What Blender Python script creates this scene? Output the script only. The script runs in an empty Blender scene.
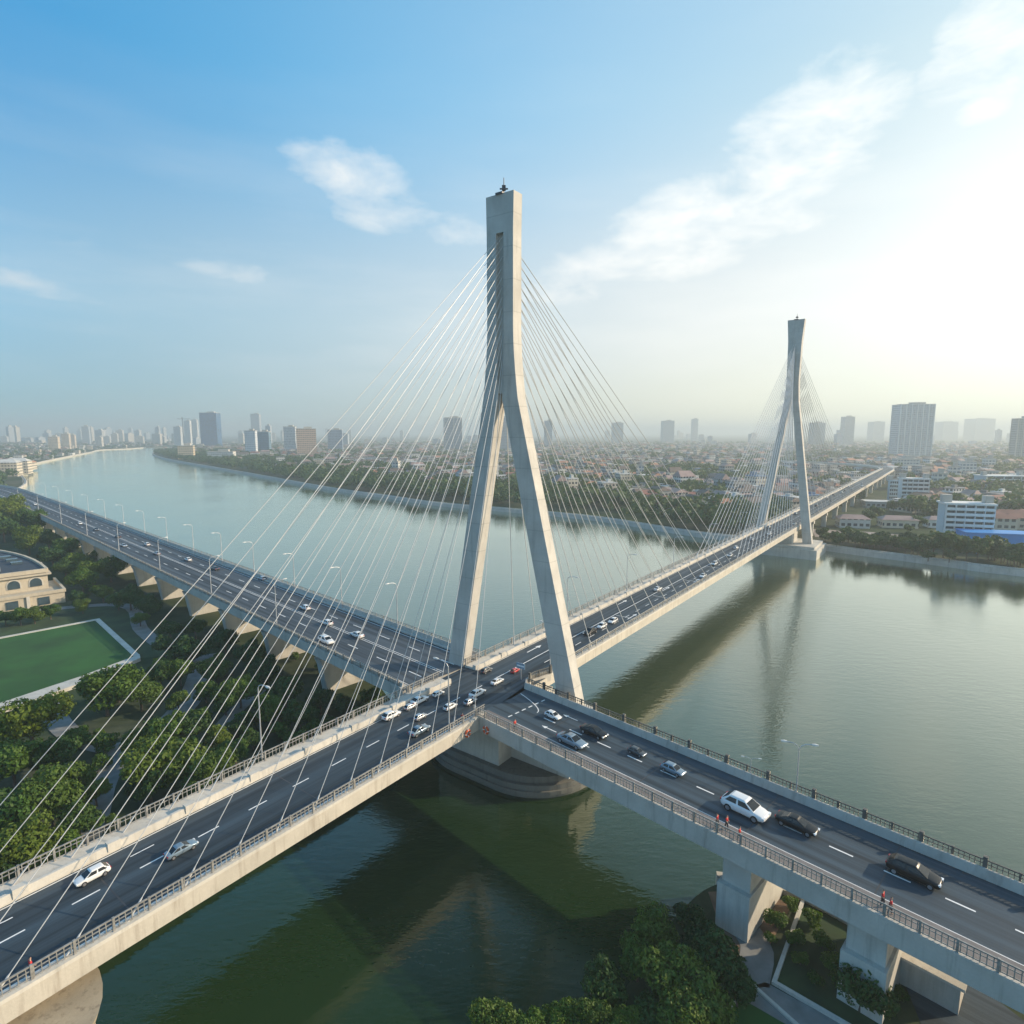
import bpy, bmesh, math, random
from mathutils import Vector, Matrix
from mathutils.geometry import tessellate_polygon
import numpy as np
random.seed(7); rng = np.random.default_rng(7)
S = bpy.context.scene; COL = S.collection
R = math.radians; PI = math.pi
# ------------------------------------------------------------------ camera
F = 600.0; CZ = 47.0; PITCH = math.atan(80/F)
cam = bpy.data.cameras.new('camera'); camo = bpy.data.objects.new('camera', cam); COL.objects.link(camo)
cam.sensor_width = 36; cam.lens = F/1024*36; cam.clip_end = 90000; cam.clip_start = .5
camo.location = (0, 0, CZ); camo.rotation_euler = (PI/2-PITCH, 0, 0); S.camera = camo
def P(x, y, z=11.0):
    "survey helper: photograph point -> place on the level plane z"
    a = (x-512)/F; b = -(y-512)/F; c, s = math.cos(PITCH), math.sin(PITCH)
    d = (a, c+b*s, -s+b*c); t = (z-CZ)/d[2]
    return (d[0]*t, d[1]*t)
def DIR(x, y):
    a = (x-512)/F; b = -(y-512)/F; c, s = math.cos(PITCH), math.sin(PITCH)
    return Vector((a, c+b*s, -s+b*c)).normalized()
def seen(X, Y, Z, m=0):
    c, s = math.cos(PITCH), math.sin(PITCH); dz = Z-CZ; dep = Y*c-dz*s
    if dep < 1: return None
    x = 512+F*X/dep; y = 512-F*(Y*s+dz*c)/dep
    return (x, y, dep) if -m < x < 1024+m and -m < y < 1024+m else None
# ------------------------------------------------------------------ materials
def newmat(n):
    m = bpy.data.materials.new(n); m.use_nodes = True; nt = m.node_tree
    return m, nt, nt.nodes['Principled BSDF']
def N(nt, t, **k):
    n = nt.nodes.new(t)
    for a, v in k.items(): setattr(n, a, v)
    return n
def math_(nt, op, a, b=None):
    n = N(nt, 'ShaderNodeMath', operation=op)
    for i, v in enumerate((a, b)):
        if v is None: continue
        if isinstance(v, (int, float)): n.inputs[i].default_value = v
        else: nt.links.new(v, n.inputs[i])
    return n.outputs[0]
def mix(nt, f, a, b, bt='MIX'):
    n = N(nt, 'ShaderNodeMix', data_type='RGBA', blend_type=bt)
    for i, v in ((0, f), (6, a), (7, b)):
        if isinstance(v, (int, float)): n.inputs[i].default_value = v
        elif isinstance(v, (tuple, list)): n.inputs[i].default_value = (*v[:3], 1)
        else: nt.links.new(v, n.inputs[i])
    return n.outputs[2]
def noise(nt, vec, sc, det=4, rough=.55):
    n = N(nt, 'ShaderNodeTexNoise'); n.inputs['Scale'].default_value = sc
    n.inputs['Detail'].default_value = det; n.inputs['Roughness'].default_value = rough
    if vec is not None: nt.links.new(vec, n.inputs['Vector'])
    return n.outputs[0]
def ramp(nt, v, lo, hi, a=0., b=1.):
    n = N(nt, 'ShaderNodeMapRange'); n.clamp = True
    nt.links.new(v, n.inputs[0])
    for i, q in zip((1, 2, 3, 4), (lo, hi, a, b)): n.inputs[i].default_value = q
    return n.outputs[0]
def mapping(nt, vec, sc=(1, 1, 1), rot=(0, 0, 0)):
    n = N(nt, 'ShaderNodeMapping'); n.inputs['Scale'].default_value = sc; n.inputs['Rotation'].default_value = rot
    nt.links.new(vec, n.inputs['Vector']); return n.outputs[0]
def pos(nt): return N(nt, 'ShaderNodeNewGeometry').outputs['Position']
def bump(nt, bs, h, st, dist=.1):
    b = N(nt, 'ShaderNodeBump'); b.inputs['Strength'].default_value = st; b.inputs['Distance'].default_value = dist
    nt.links.new(h, b.inputs['Height']); nt.links.new(b.outputs[0], bs.inputs['Normal'])
def plain(n, c, rough=.6, metal=0, var=.15, sc=1.5, coat=0, spec=.5):
    m, nt, bs = newmat(n); bs.inputs['Roughness'].default_value = rough; bs.inputs['Metallic'].default_value = metal
    bs.inputs['Coat Weight'].default_value = coat; bs.inputs['Specular IOR Level'].default_value = spec
    f = ramp(nt, noise(nt, pos(nt), sc), .3, .7)
    nt.links.new(mix(nt, f, [x*(1-var) for x in c], [min(1, x*(1+var)) for x in c]), bs.inputs['Base Color'])
    return m
def concrete(n, c, dirt=(.16, .14, .12), amt=.5, joint=None):
    m, nt, bs = newmat(n); bs.inputs['Roughness'].default_value = .85; bs.inputs['Specular IOR Level'].default_value = .25
    p = pos(nt)
    a = ramp(nt, noise(nt, p, .35, 6), .3, .72)
    st = ramp(nt, noise(nt, mapping(nt, p, (1.6, 1.6, .12)), 1.0, 5, .65), .52, .8)
    fine = ramp(nt, noise(nt, p, 5, 4), .25, .75)
    col = mix(nt, a, [x*.84 for x in c], [min(1, x*1.1) for x in c])
    col = mix(nt, math_(nt, 'MULTIPLY', st, amt), col, dirt)
    col = mix(nt, math_(nt, 'MULTIPLY', fine, .22), col, [x*.6 for x in c])
    if joint:
        z = N(nt, 'ShaderNodeSeparateXYZ'); nt.links.new(p, z.inputs[0])
        fr = math_(nt, 'FRACT', math_(nt, 'DIVIDE', z.outputs[2], joint))
        col = mix(nt, math_(nt, 'MULTIPLY', math_(nt, 'LESS_THAN', fr, .03), .3), col, [x*.4 for x in c])
    nt.links.new(col, bs.inputs['Base Color']); bump(nt, bs, fine, .25, .03)
    return m
def asphalt(n, c, ang):
    m, nt, bs = newmat(n); bs.inputs['Roughness'].default_value = .62; bs.inputs['Specular IOR Level'].default_value = .3
    p = pos(nt)
    along = mapping(nt, p, (1, 1, 1), (0, 0, ang))
    st = N(nt, 'ShaderNodeMapping'); st.inputs['Scale'].default_value = (.012, .9, 1); nt.links.new(along, st.inputs['Vector'])
    wear = ramp(nt, noise(nt, st.outputs[0], 1.3, 4, .6), .35, .65)
    bl = ramp(nt, noise(nt, p, .09, 5), .35, .7)
    fine = noise(nt, p, 9, 3)
    col = mix(nt, wear, [x*.5 for x in c], [x*1.7 for x in c])
    col = mix(nt, math_(nt, 'MULTIPLY', bl, .5), col, [x*1.35 for x in c])
    col = mix(nt, math_(nt, 'MULTIPLY', ramp(nt, fine, .3, .8), .3), col, [x*.5 for x in c])
    nt.links.new(col, bs.inputs['Base Color']); nt.links.new(ramp(nt, wear, 0, 1, .72, .5), bs.inputs['Roughness'])
    bump(nt, bs, fine, .2, .02); return m
def foliage(n, dark, light, sc=.35):
    m, nt, bs = newmat(n); bs.inputs['Roughness'].default_value = .6; bs.inputs['Specular IOR Level'].default_value = .3
    p = pos(nt)
    oi = N(nt, 'ShaderNodeObjectInfo').outputs['Random']
    f = ramp(nt, noise(nt, p, sc, 5, .7), .32, .68)
    g = N(nt, 'ShaderNodeNewGeometry').outputs['Random Per Island']
    f = math_(nt, 'ADD', math_(nt, 'MULTIPLY', f, .5), math_(nt, 'MULTIPLY', g, .5))
    c = mix(nt, f, dark, light)
    c = mix(nt, math_(nt, 'MULTIPLY', oi, .6), c, (light[0]*1.35, light[1]*1.05, light[2]*.6))
    nt.links.new(c, bs.inputs['Base Color'])
    tr = N(nt, 'ShaderNodeBsdfTranslucent'); nt.links.new(c, tr.inputs[0])
    mx = N(nt, 'ShaderNodeMixShader'); mx.inputs[0].default_value = .28
    nt.links.new(bs.outputs[0], mx.inputs[1]); nt.links.new(tr.outputs[0], mx.inputs[2])
    nt.links.new(mx.outputs[0], nt.nodes['Material Output'].inputs['Surface']); return m
def facade(n, wall, glass, h=3.3, w=3.2, fz=.45, fw=.62, var=.2):
    "wall with rows of windows (pattern set by world height and by the run of the wall)"
    m, nt, bs = newmat(n); g = N(nt, 'ShaderNodeNewGeometry')
    cr = N(nt, 'ShaderNodeVectorMath', operation='CROSS_PRODUCT'); nt.links.new(g.outputs['True Normal'], cr.inputs[0]); cr.inputs[1].default_value = (0, 0, 1)
    dt = N(nt, 'ShaderNodeVectorMath', operation='DOT_PRODUCT'); nt.links.new(cr.outputs[0], dt.inputs[0]); nt.links.new(g.outputs['Position'], dt.inputs[1])
    z = N(nt, 'ShaderNodeSeparateXYZ'); nt.links.new(g.outputs['Position'], z.inputs[0])
    zn = N(nt, 'ShaderNodeSeparateXYZ'); nt.links.new(g.outputs['True Normal'], zn.inputs[0])
    u = math_(nt, 'DIVIDE', dt.outputs['Value'], w); v = math_(nt, 'DIVIDE', z.outputs[2], h)
    win = math_(nt, 'MULTIPLY', math_(nt, 'LESS_THAN', math_(nt, 'FRACT', u), fw), math_(nt, 'LESS_THAN', math_(nt, 'FRACT', v), fz))
    win = math_(nt, 'MULTIPLY', win, math_(nt, 'LESS_THAN', math_(nt, 'ABSOLUTE', zn.outputs[2]), .5))
    cell = N(nt, 'ShaderNodeCombineXYZ'); nt.links.new(math_(nt, 'FLOOR', u), cell.inputs[0]); nt.links.new(math_(nt, 'FLOOR', v), cell.inputs[1])
    wn = N(nt, 'ShaderNodeTexWhiteNoise'); nt.links.new(cell.outputs[0], wn.inputs['Vector'])
    gl = mix(nt, wn.outputs[0], [x*.6 for x in glass], [x*1.5 for x in glass])
    wl = mix(nt, ramp(nt, noise(nt, g.outputs['Position'], .08, 4), .3, .7), [x*(1-var) for x in wall], [min(1, x*(1+var)) for x in wall])
    nt.links.new(mix(nt, win, wl, gl), bs.inputs['Base Color'])
    nt.links.new(ramp(nt, win, 0, 1, .8, .25), bs.inputs['Roughness']); return m
def ground_mat():
    m, nt, bs = newmat('ground'); bs.inputs['Roughness'].default_value = .95; bs.inputs['Specular IOR Level'].default_value = .1
    p = pos(nt)
    a = ramp(nt, noise(nt, p, .012, 6, .65), .42, .6); b = ramp(nt, noise(nt, p, .12, 6, .7), .35, .65)
    c = mix(nt, b, (.022, .04, .016), (.05, .075, .03)); d = mix(nt, b, (.05, .055, .034), (.12, .115, .085))
    nt.links.new(mix(nt, math_(nt, 'MULTIPLY', a, .8), c, d), bs.inputs['Base Color']); return m
def water_mat():
    m, nt, bs = newmat('water'); p = pos(nt); nt.nodes.remove(bs)
    f = ramp(nt, noise(nt, p, .006, 4), .3, .7)
    df = N(nt, 'ShaderNodeBsdfDiffuse'); nt.links.new(mix(nt, f, (.008, .029, .010), (.019, .036, .008)), df.inputs['Color'])
    gl = N(nt, 'ShaderNodeBsdfGlossy'); gl.inputs['Color'].default_value = (.97, 1, .91, 1)
    nt.links.new(ramp(nt, noise(nt, p, .03, 4), .35, .7, .06, .16), gl.inputs['Roughness'])
    w1 = noise(nt, mapping(nt, p, (.35, .8, 1), (0, 0, .5)), 1.0, 3, .6)
    w2 = noise(nt, mapping(nt, p, (1.2, 2.4, 1), (0, 0, -.3)), 1.0, 2, .5)
    big = ramp(nt, noise(nt, p, .02, 3), .35, .7, .3, 1.)
    h = math_(nt, 'MULTIPLY', math_(nt, 'ADD', w1, math_(nt, 'MULTIPLY', w2, .35)), big)
    b = N(nt, 'ShaderNodeBump'); b.inputs['Strength'].default_value = .45; b.inputs['Distance'].default_value = .15
    nt.links.new(h, b.inputs['Height']); nt.links.new(b.outputs[0], gl.inputs['Normal'])
    lw = N(nt, 'ShaderNodeLayerWeight'); lw.inputs['Blend'].default_value = .5; nt.links.new(b.outputs[0], lw.inputs['Normal'])
    # rippled-water reflectance: a little flatter than the smooth-surface curve
    fr = math_(nt, 'SUBTRACT', math_(nt, 'MULTIPLY', math_(nt, 'POWER', lw.outputs['Facing'], 2.5), 1.15), .022)
    mx = N(nt, 'ShaderNodeMixShader'); mx.inputs[0].default_value = .1; nt.links.new(ramp(nt, fr, .012, 1, .012, 1), mx.inputs[0])
    nt.links.new(df.outputs[0], mx.inputs[1]); nt.links.new(gl.outputs[0], mx.inputs[2])
    nt.links.new(mx.outputs[0], nt.nodes['Material Output'].inputs['Surface']); return m

M = {}
M['conc'] = concrete('weathered_concrete', (.50, .47, .42), (.15, .12, .09), amt=.6)
M['pylon'] = concrete('pylon_concrete', (.53, .505, .46), (.2, .18, .15), amt=.5, joint=4.2)
M['girder'] = concrete('girder_concrete', (.52, .48, .41), (.17, .12, .08), amt=.65)
M['pale'] = concrete('pale_concrete', (.58, .55, .49), amt=.45)
M['pier'] = concrete('pier_concrete', (.54, .52, .47), amt=.5)
M['stone'] = concrete('stained_stone', (.36, .31, .23), (.09, .06, .04), .95)
M['cap'] = concrete('footing_concrete', (.17, .17, .155), (.06, .06, .05), .7)
M['asphA'] = asphalt('asphalt', (.031, .046, .060), -(PI/2-R(36.3)))
M['asphR'] = asphalt('ramp_asphalt', (.036, .053, .068), R(45))
M['asphL'] = asphalt('viaduct_asphalt', (.048, .058, .069), R(43))
M['walk'] = plain('walkway_paving', (.17, .155, .15), .85, var=.2, sc=.8)
M['paint'] = plain('road_paint', (.78, .78, .76), .6, var=.12, sc=2)
M['rail'] = plain('rail_metal', (.30, .29, .27), .5, .3, .3, 3)
M['raildark'] = plain('dark_rail_metal', (.12, .115, .105), .55, .3, .3, 3)
M['cable'] = plain('cable_sheath', (.52, .52, .51), .4, 0, .05)
M['steel'] = plain('galvanised_steel', (.55, .56, .57), .4, .5, .08)
M['dark'] = plain('dark_metal', (.05, .05, .055), .5, .3)
M['glassdark'] = plain('car_glass', (.008, .011, .014), .12, 0, .1, spec=.45)
M['tyre'] = plain('tyre_rubber', (.02, .02, .02), .85)
M['rimm'] = plain('wheel_rim', (.5, .5, .52), .35, .8)
M['lampw'] = plain('headlamp_lens', (.75, .78, .8), .15)
M['lampr'] = plain('tail_lens', (.35, .02, .02), .25)
M['trunk'] = plain('bark', (.10, .075, .055), .9, var=.3, sc=3)
M['leafA'] = foliage('leaves_deep', (.018, .052, .010), (.078, .165, .024))
M['leafB'] = foliage('leaves_mid', (.026, .064, .010), (.115, .19, .026))
M['leafC'] = foliage('leaves_dark', (.013, .042, .012), (.052, .12, .026))
M['farleaf'] = foliage('far_leaves', (.02, .052, .016), (.066, .13, .036), .06)
M['grass'] = plain('lawn_grass', (.017, .080, .010), .9, 0, .42, .09)
M['grassd'] = plain('rough_grass', (.026, .052, .016), .95, 0, .4, .3)
M['ground'] = ground_mat(); M['water'] = water_mat()
M['path'] = plain('path_paving', (.20, .20, .19), .9, 0, .25, .5)
M['white'] = plain('white_render', (.68, .68, .65), .8, 0, .08)
M['cream'] = concrete('cream_render', (.52, .46, .36), (.25, .21, .16), .4)
M['roofblue'] = plain('dark_blue_roof', (.030, .042, .058), .75, 0, .3, .25)
M['soil'] = plain('bare_soil', (.17, .11, .07), .95, 0, .35, .7)
M['lamp'] = plain('lamp_housing', (.6, .6, .58), .5)
M['red'] = plain('red_cloth', (.55, .03, .03), .8)
M['orange'] = plain('orange_paint', (.62, .10, .02), .6)
M['skin'] = plain('skin', (.42, .26, .18), .6)
M['hair'] = plain('dark_hair', (.02, .015, .012), .7)
M['jean'] = plain('dark_cloth', (.03, .035, .05), .85)
M['sign'] = plain('sign_blue', (.16, .26, .36), .5)
M['bluewall'] = plain('bright_blue_sheet', (.03, .25, .62), .5, 0, .12, .2)
# ------------------------------------------------------------------ mesh builder
class MB:
    def __init__(s): s.v = []; s.f = []
    def add(s, vs, fs):
        o = len(s.v); s.v += [tuple(v) for v in vs]; s.f += [tuple(i+o for i in f) for f in fs]; return s
    def box(s, c, h, rz=0):
        cs, sn = math.cos(rz), math.sin(rz); vs = []
        for k in (-1, 1):
            for i, j in ((-1, -1), (1, -1), (1, 1), (-1, 1)):
                x, y = i*h[0], j*h[1]; vs.append((c[0]+x*cs-y*sn, c[1]+x*sn+y*cs, c[2]+k*h[2]))
        return s.add(vs, [(3, 2, 1, 0), (4, 5, 6, 7), (0, 1, 5, 4), (1, 2, 6, 5), (2, 3, 7, 6), (3, 0, 4, 7)])
    def tube(s, a, b, r0, r1=None, n=8):
        r1 = r0 if r1 is None else r1; a, b = Vector(a), Vector(b); d = (b-a).normalized()
        u = d.orthogonal().normalized(); w = d.cross(u); vs = []
        for p, r in ((a, r0), (b, r1)):
            for i in range(n):
                t = 2*PI*i/n; vs.append(p+u*(r*math.cos(t))+w*(r*math.sin(t)))
        fs = [(i, (i+1) % n, n+(i+1) % n, n+i) for i in range(n)]
        return s.add(vs, fs+[tuple(range(n-1, -1, -1)), tuple(range(n, 2*n))])
    def loft(s, rings, caps=True):
        n = len(rings[0]); vs = [p for r in rings for p in r]; fs = []
        for k in range(len(rings)-1):
            for i in range(n):
                j = (i+1) % n; fs.append((k*n+i, k*n+j, (k+1)*n+j, (k+1)*n+i))
        if caps: fs += [tuple(range(n-1, -1, -1)), tuple(range((len(rings)-1)*n, len(rings)*n))]
        return s.add(vs, fs)
    def prism(s, poly, z0, z1):
        n = len(poly); vs = [(x, y, z0) for x, y in poly]+[(x, y, z1) for x, y in poly]
        t = tessellate_polygon([[Vector((x, y, 0)) for x, y in poly]])
        fs = [tuple(n+i for i in q) for q in t]+[tuple(q) for q in t]+[(i, (i+1) % n, n+(i+1) % n, n+i) for i in range(n)]
        return s.add(vs, fs)
    def sheet(s, poly, z):
        t = tessellate_polygon([[Vector((x, y, 0)) for x, y in poly]])
        return s.add([(x, y, z) for x, y in poly], t)
    def sweep(s, line, prof):
        "prof: closed list of (offset to the right, z) carried along a flat polyline"
        nr = normals(line); rings = []
        for (x, y), (nx, ny) in zip(line, nr): rings.append([(x+nx*o, y+ny*o, z) for o, z in prof])
        return s.loft(rings)
    def ribbon(s, line, o0, o1, z):
        nr = normals(line); vs = []
        for (x, y), (nx, ny) in zip(line, nr): vs += [(x+nx*o0, y+ny*o0, z), (x+nx*o1, y+ny*o1, z)]
        return s.add(vs, [(2*i, 2*i+1, 2*i+3, 2*i+2) for i in range(len(line)-1)])
def normals(line):
    out = []
    for i in range(len(line)):
        a = Vector(line[max(0, i-1)]); b = Vector(line[i]); c = Vector(line[min(len(line)-1, i+1)])
        d1 = (b-a).normalized() if i else (c-b).normalized(); d2 = (c-b).normalized() if i < len(line)-1 else d1
        d = (d1+d2).normalized(); k = 1/max(.5, d.dot(d1)); out.append((d.y*k, -d.x*k))
    return out
WL = {}
def tag(o, label=None, cat=None, group=None, kind=None):
    if label: o['label'] = label
    if cat: o['category'] = cat
    if group: o['group'] = group
    if kind: o['kind'] = kind
    return o
def root(name, label, cat, loc=(0, 0, 0), rz=0, group=None):
    o = bpy.data.objects.new(name, None); COL.objects.link(o); o.location = loc; o.rotation_euler = (0, 0, rz)
    WL[o.name] = Vector(loc); return tag(o, label, cat, group)
def build(mb, name, mat, parent=None, smooth=False, label=None, recalc=True, base=None):
    off = WL.get(parent.name, Vector()) if parent else (Vector(base) if base else Vector())
    me = bpy.data.meshes.new(name); me.from_pydata([(v[0]-off[0], v[1]-off[1], v[2]-off[2]) for v in mb.v], [], mb.f)
    if recalc:
        bm = bmesh.new(); bm.from_mesh(me); bmesh.ops.recalc_face_normals(bm, faces=bm.faces); bm.to_mesh(me); bm.free()
    if smooth: me.polygons.foreach_set('use_smooth', [True]*len(me.polygons)); me.set_sharp_from_angle(angle=R(40))
    for m in (mat if isinstance(mat, list) else [mat]): me.materials.append(m)
    o = bpy.data.objects.new(name, me); COL.objects.link(o)
    if parent: o.parent = parent; WL[o.name] = off
    elif base: o.location = base; WL[o.name] = off
    if label: o['label'] = label
    return o
KIDS = {}
def kids(o): return [c for c in o.children]
def copy_tree(o, parent=None):
    c = o.copy(); COL.objects.link(c); c.parent = parent
    for ch in kids(o): copy_tree(ch, c)
    return c
def place(proto, used, loc, rz=0, label=None, group=None, scale=None, paint=None):
    o = proto if not used else copy_tree(proto)
    o.location = loc; o.rotation_euler = (0, 0, rz)
    if scale: o.scale = scale if not isinstance(scale, (int, float)) else (scale,)*3
    if label: o['label'] = label
    if group: o['group'] = group
    if paint:
        for ch in kids(o):
            if ch.name.startswith('body'):
                ch.material_slots[0].link = 'OBJECT'; ch.material_slots[0].material = paint
    return o
class Kind:
    "first placing moves the model itself, later ones copy it"
    def __init__(s, o): s.o = o; s.used = False
    def put(s, *a, **k):
        r = place(s.o, s.used, *a, **k); s.used = True; return r
# ------------------------------------------------------------------ bridge frame
U = (math.sin(R(36.3)), math.cos(R(36.3))); NV = (U[1], -U[0])
def W(s, n): return (s*U[0]+n*NV[0], s*U[1]+n*NV[1])
RZ = math.atan2(U[1], U[0])
AC = -52.2
lineA = [W(s, AC) for s in list(range(-60, 700, 10))]
x0, y0 = lineA[-1]; hd = RZ
for k in range(22):
    hd += R(4.2); x0 += 9*math.cos(hd); y0 += 9*math.sin(hd); lineA.append((x0, y0))
def arcs(line, step):
    out = []; acc = 0.0
    for (a, b) in zip(line[:-1], line[1:]):
        d = math.dist(a, b); t = acc
        while t < d: out.append((a[0]+(b[0]-a[0])*t/d, a[1]+(b[1]-a[1])*t/d, math.atan2(b[1]-a[1], b[0]-a[0]))); t += step
        acc = t-d
    return out
def sub(line, a, b):
    out = []; acc = 0
    for p, q in zip(line[:-1], line[1:]):
        d = math.dist(p, q)
        for t in (a-acc,):
            if 0 <= t < d: out.append((p[0]+(q[0]-p[0])*t/d, p[1]+(q[1]-p[1])*t/d))
        if a < acc+d < b: out.append(q)
        t = b-acc
        if 0 < t <= d: out.append((p[0]+(q[0]-p[0])*t/d, p[1]+(q[1]-p[1])*t/d))
        acc += d
    return out
def offline(line, o): return [(x+nx*o, y+ny*o) for (x, y), (nx, ny) in zip(line, normals(line))]
def length(line): return sum(math.dist(a, b) for a, b in zip(line[:-1], line[1:]))
def railing(mb, line, z, h=1.15, post=2.4, bal=.42, t=.05):
    mb.sweep(line, [(-t, z+h-.1), (t, z+h-.1), (t, z+h), (-t, z+h)])
    mb.sweep(line, [(-.03, z+.12), (.03, z+.12), (.03, z+.2), (-.03, z+.2)])
    mb.sweep(line, [(-.03, z+h*.62), (.03, z+h*.62), (.03, z+h*.62+.06), (-.03, z+h*.62+.06)])
    for x, y, a in arcs(line, post): mb.box((x, y, z+h/2), (.08, .08, h/2+.04), a)
    if bal:
        for x, y, a in arcs(line, bal):
            if math.hypot(x, y) < 190: mb.box((x, y, z+h/2), (.03, .025, h/2-.06), a)
def dashes(mb, line, o, z, dash=3, gap=6, w=.09, start=0):
    L = length(line); t = start; ln = offline(line, o) if o else line
    while t+dash < L:
        seg = sub(ln, t, t+dash)
        if len(seg) > 1: mb.ribbon(seg, -w, w, z)
        t += dash+gap
ZD = 11.0
T1 = (68.0, -51.3); T2 = (250.0, -51.4)
# ================================================================== main bridge
bx, by = W(*T1)
bridge = root('cable_stayed_bridge', 'long concrete cable-stayed bridge with two inverted-Y pylons crossing the green river', 'bridge', (bx, by, 0))
m = MB().sweep(lineA, [(-6.2, 10.95), (6.2, 10.95), (6.2, 9.5), (5.4, 9.2), (3.2, 8.2), (-3.2, 8.2), (-5.4, 9.2), (-6.2, 9.5)])
deck = build(m, 'deck', M['girder'], bridge)
build(MB().ribbon(lineA, -6.15, 6.05, ZD), 'road_surface', M['asphA'], bridge)
m = MB(); D1 = sub(lineA, 60-60, length(lineA))
dashes(m, lineA, .25, ZD+.006, 1.9, 2.9, .07, 1.6); dashes(m, sub(lineA, 135, 820), 2.7, ZD+.006, 1.9, 2.9, .07, 1); dashes(m, sub(lineA, 60, 85), -1.9, ZD+.006, 1.9, 8, .06, 12.6)
m.ribbon(sub(lineA, 0, 116.5), 5.05, 5.17, ZD+.007); m.ribbon(sub(lineA, 133, 820), 5.05, 5.17, ZD+.007)
m.ribbon(sub(lineA, 0, 121), -3.55, -3.43, ZD+.007); m.ribbon(sub(lineA, 128, 820), -3.55, -3.43, ZD+.007)
m.ribbon(sub(lineA, 126, 250), .2, .36, ZD+.008)
for s0, o in ((78, -2), (92, 1), (104, 3.6), (112, -2.4), (128, .8), (140, 3.8)):   # painted arrows
    q = sub(lineA, 60+s0, 60+s0+3); m.ribbon(q, o-.1, o+.1, ZD+.009)
    e = q[-1]; c = offline(q, o)[-1]
    m.add([(c[0]+NV[0]*.45, c[1]+NV[1]*.45, ZD+.01), (c[0]+U[0]*1.2, c[1]+U[1]*1.2, ZD+.01), (c[0]-NV[0]*.45, c[1]-NV[1]*.45, ZD+.01)], [(0, 1, 2)])
for k, s0 in enumerate(range(96, 190, 9)): # cross joints of the span
    m.ribbon([W(s0, -51.5), W(s0+.1, -47.2)], -.07, .07, ZD+.011) if k % 2 else None
build(m, 'lane_markings', M['paint'], bridge)
for s_ in range(-52, 690, 17):
    if not 56 < s_ < 73: build(MB().ribbon([W(s_, -55.7), W(s_, -46.4)], -.06, .06, ZD+.003), 'expansion_joint', M['dark'], bridge)
m = MB(); swk = [(-6.2, 10.98), (-3.7, 10.98), (-3.7, 11.28), (-6.2, 11.32)]
bar = [(-3.72, 11.25), (-3.62, 11.0), (-3.5, 11.0), (-3.56, 11.85), (-3.72, 11.85)]
for a, b in ((0, 121.3), (127.2, length(lineA)-.5)): m.sweep(sub(lineA, a, b), swk)
build(m, 'walkway', M['pale'], bridge)
m = MB()
for a, b in ((0, 121.3), (127.2, length(lineA)-.5)):
    m.sweep(sub(lineA, a, b), [(-4.1, 11.2), (-3.66, 11.2), (-3.72, 11.78), (-4.0, 11.78)])
    for x, y, an in arcs(offline(sub(lineA, a, b), -3.9), 6.5): m.box((x, y, 11.62), (.5, .3, .36), an)
build(m, 'parapet', M['pale'], bridge)
m = MB()
for a, b in ((0, 121.3), (127.2, 560)): railing(m, offline(sub(lineA, a, b), -6.0), 11.3, 1.1)
build(m, 'railing', M['rail'], bridge)
m = MB()
for a, b in ((0, 117), (132.5, 640)):
    ln = offline(sub(lineA, a, b), 5.95); railing(m, ln, 11.25, 1.05)
build(m, 'railing', M['rail'], bridge)
m = MB()
for a, b in ((0, 117), (132.5, length(lineA)-.5)): m.sweep(sub(lineA, a, b), [(5.45, 10.98), (6.26, 10.98), (6.26, 11.27), (5.5, 11.27)])
build(m, 'kerb', M['pale'], bridge)
# pylons
def pylon(T, zb, ztop, zslot, zsplit, base, wleg, topw, dep, midw, wd=.72):
    s0, n0 = T
    def ring(nl, nr, z, d):
        return [(*W(s0-d, n0+nl), z), (*W(s0-d, n0+nr), z), (*W(s0+d, n0+nr), z), (*W(s0+d, n0+nl), z)]
    head = MB(); head.loft([ring(-topw(zslot), topw(zslot), zslot, dep), ring(-topw(ztop), topw(ztop), ztop, dep)])
    h = build(head, 'pylon', M['pylon'], bridge)
    zs = [zb, 11, 20, 30, 40, zsplit-7, zsplit-4, zsplit-2, zsplit, zsplit+2, zsplit+3.5, zsplit+5, zsplit+7, zsplit+9, zsplit+12, zslot-3, zslot]
    for sg in (-1, 1):
        rings = []
        for z in zs:
            if z <= zsplit-4:
                t = (z-11)/(zsplit-4-11); wt = midw(zsplit-4)-.35; wl = wleg*(1-t)+wt*t; ctr = base[sg > 0]*(1-t)+(midw(zsplit-4)-wt*.5)*t
                a, b = ctr-wl/2, ctr+wl/2
                if z >= zsplit-7: b = max(b, b*.5+.5*midw(z)) if False else b
            else:
                k = min(1, (z-(zsplit-4))/8); a = .35*(1-k)+.62*k; b = midw(z)
            d = dep*1.0
            rings.append(ring(sg*a, sg*b, z, d) if sg > 0 else ring(-b, -a, z, d))
        l = MB(); l.loft(rings); build(l, 'pylon_leg', M['pylon'], h)
    w = MB(); w.loft([ring(-.75, .75, zsplit-1.5, dep*wd), ring(-.7, .7, zslot+.3, dep*(.3 if wd < .9 else wd))])
    w.loft([ring(-.9, .9, zsplit-3.2, dep*.85), ring(-.75, .75, zsplit-1.4, dep*.85)])
    build(w, 'anchor_wall', M['conc'], h)
    x, y = W(s0, n0)
    c = MB(); c.tube((x, y, ztop), (x, y, ztop+2.3), .09, .05, 6); c.box((x, y, ztop+.9), (.55, .08, .08)); c.box((x, y, ztop+1.0), (.25, .25, .3)); c.box((x, y, ztop+.05), (topw(ztop)*.5, dep*.6, .12), RZ)
    build(c, 'beacon_mast', M['dark'], h)
    return h
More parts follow.
